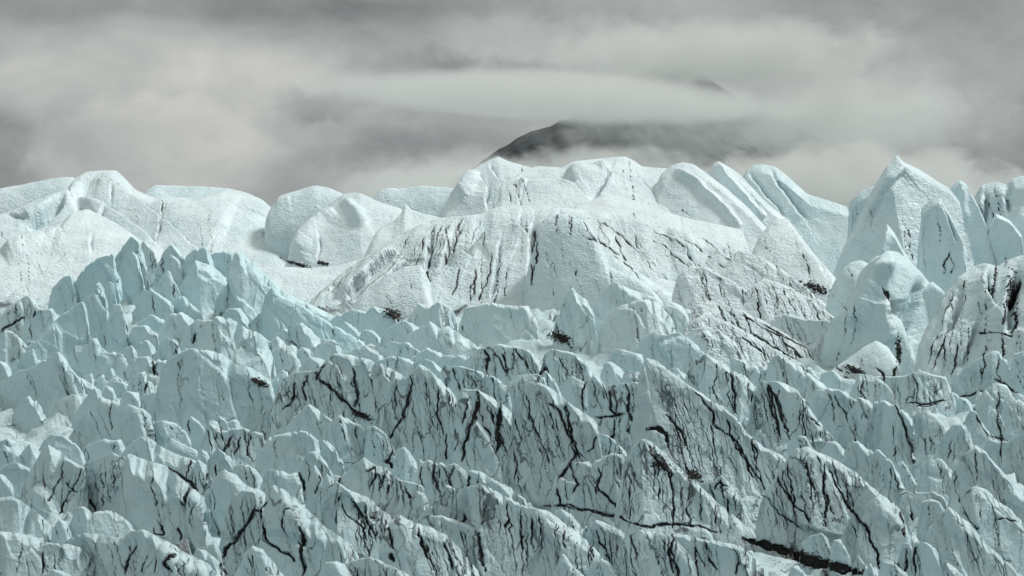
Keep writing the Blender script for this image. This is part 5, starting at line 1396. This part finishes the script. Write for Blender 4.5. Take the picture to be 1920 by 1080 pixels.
# ------------------------------------------------------------------ clouds: lumpy closed hulls filled with uneven vapour
def cloud(px, py, rx, ry, Y, depth, dens, soft, amp, scale, label, tilt=0.0, flat=0.0, seed=0):
    k = Y / F; a, b, c = rx * k, depth, ry * k
    nu, nv = 48, 24
    th = np.linspace(0, 2 * np.pi, nu)[None]; ph = np.linspace(0.02, np.pi - 0.02, nv)[:, None]
    ux, uy, uz = np.sin(ph) * np.cos(th), np.sin(ph) * np.sin(th), np.cos(ph) + 0 * th
    lump = 1.0 + 0.05 * fbm(ux * 2, uy * 2, uz * 2, 60 + seed, 3)
    lump[:, -1] = lump[:, 0]
    P = np.stack([ux * a * lump, uy * b * lump, uz * c * lump + ux * a * tilt], -1)
    m = bpy.data.materials.new('cloud_vapour'); m.use_nodes = True
    n = NT(m.node_tree); n.n.clear()
    O = n.new('ShaderNodeTexCoord').outputs['Object']
    sp = n.new('ShaderNodeSeparateXYZ'); n.put(sp.inputs[0], O)
    x_, y_ = sp.outputs[0], sp.outputs[1]
    z_ = n.math('SUBTRACT', sp.outputs[2], n.math('MULTIPLY', x_, tilt))
    if flat: z_ = n.math('ADD', z_, 0.0)
    cv = n.new('ShaderNodeCombineXYZ')
    n.put(cv.inputs[0], n.math('DIVIDE', x_, a)); n.put(cv.inputs[1], n.math('DIVIDE', y_, b)); n.put(cv.inputs[2], n.math('DIVIDE', z_, c))
    ln = n.new('ShaderNodeVectorMath', operation='LENGTH'); n.put(ln.inputs[0], cv.outputs[0])
    no = n.noise(n.mapv(O, (1, 1, 1.5), (seed * 131, 0, 0)), scale, 6, 0.6, 0.4)
    f = n.math('ADD', n.math('SUBTRACT', 0.93, ln.outputs['Value']), n.math('MULTIPLY', n.math('SUBTRACT', no, 0.5), amp))
    den = n.math('MULTIPLY', n.ramp(f, 0.0, soft), dens)
    vol = n.new('ShaderNodeVolumePrincipled')
    vol.inputs['Color'].default_value = (0.765, 0.77, 0.75, 1)
    n.put(vol.inputs['Density'], den)
    vol.inputs['Anisotropy'].default_value = 0.0
    out = n.new('ShaderNodeOutputMaterial'); n.l.new(vol.outputs[0], out.inputs['Volume'])
    ob = grid_mesh('cloud', P, m, None, (0, 0, 0))
    ob.location = ((px - 960) * k, Y, (540 - py) * k)
    tag(ob, label=label, category='cloud', group='clouds around the mountain')
cloud(1035, 182, 540, 54, 4600, 330, 0.012, 0.50, 0.70, 0.010, 'long pale lens-shaped cloud lying across the dark mountain', -0.05, seed=1)
cloud(1590, 352, 350, 92, 4000, 260, 0.012, 0.35, 2.0, 0.017, 'bright billowing cloud bank behind the ice to the left of the pointed spire', 0.0, seed=2)
cloud(1350, 100, 380, 74, 4900, 260, 0.012, 0.6, 1.5, 0.013, 'thin grey cloud wreath around the mountain summit above the lens-shaped cloud', 0.04, seed=3)
cloud(1590, 220, 330, 110, 4900, 300, 0.009, 0.9, 1.8, 0.013, 'ragged cloud hiding the right shoulder of the mountain', 0.0, seed=4)
cloud(830, 350, 240, 60, 4100, 260, 0.007, 0.5, 1.9, 0.016, 'soft low cloud behind the ice left of the dark mountain slope', 0.1, seed=5)
cloud(1130, 310, 230, 42, 4300, 200, 0.007, 0.5, 2.4, 0.022, 'thin torn wisps of cloud at the foot of the dark mountain slope', 0.0, seed=6)
cloud(1340, 240, 430, 105, 5000, 200, 0.0034, 0.7, 1.4, 0.012, 'thin grey veil of mist over the right flank of the mountain', 0.0, seed=7)
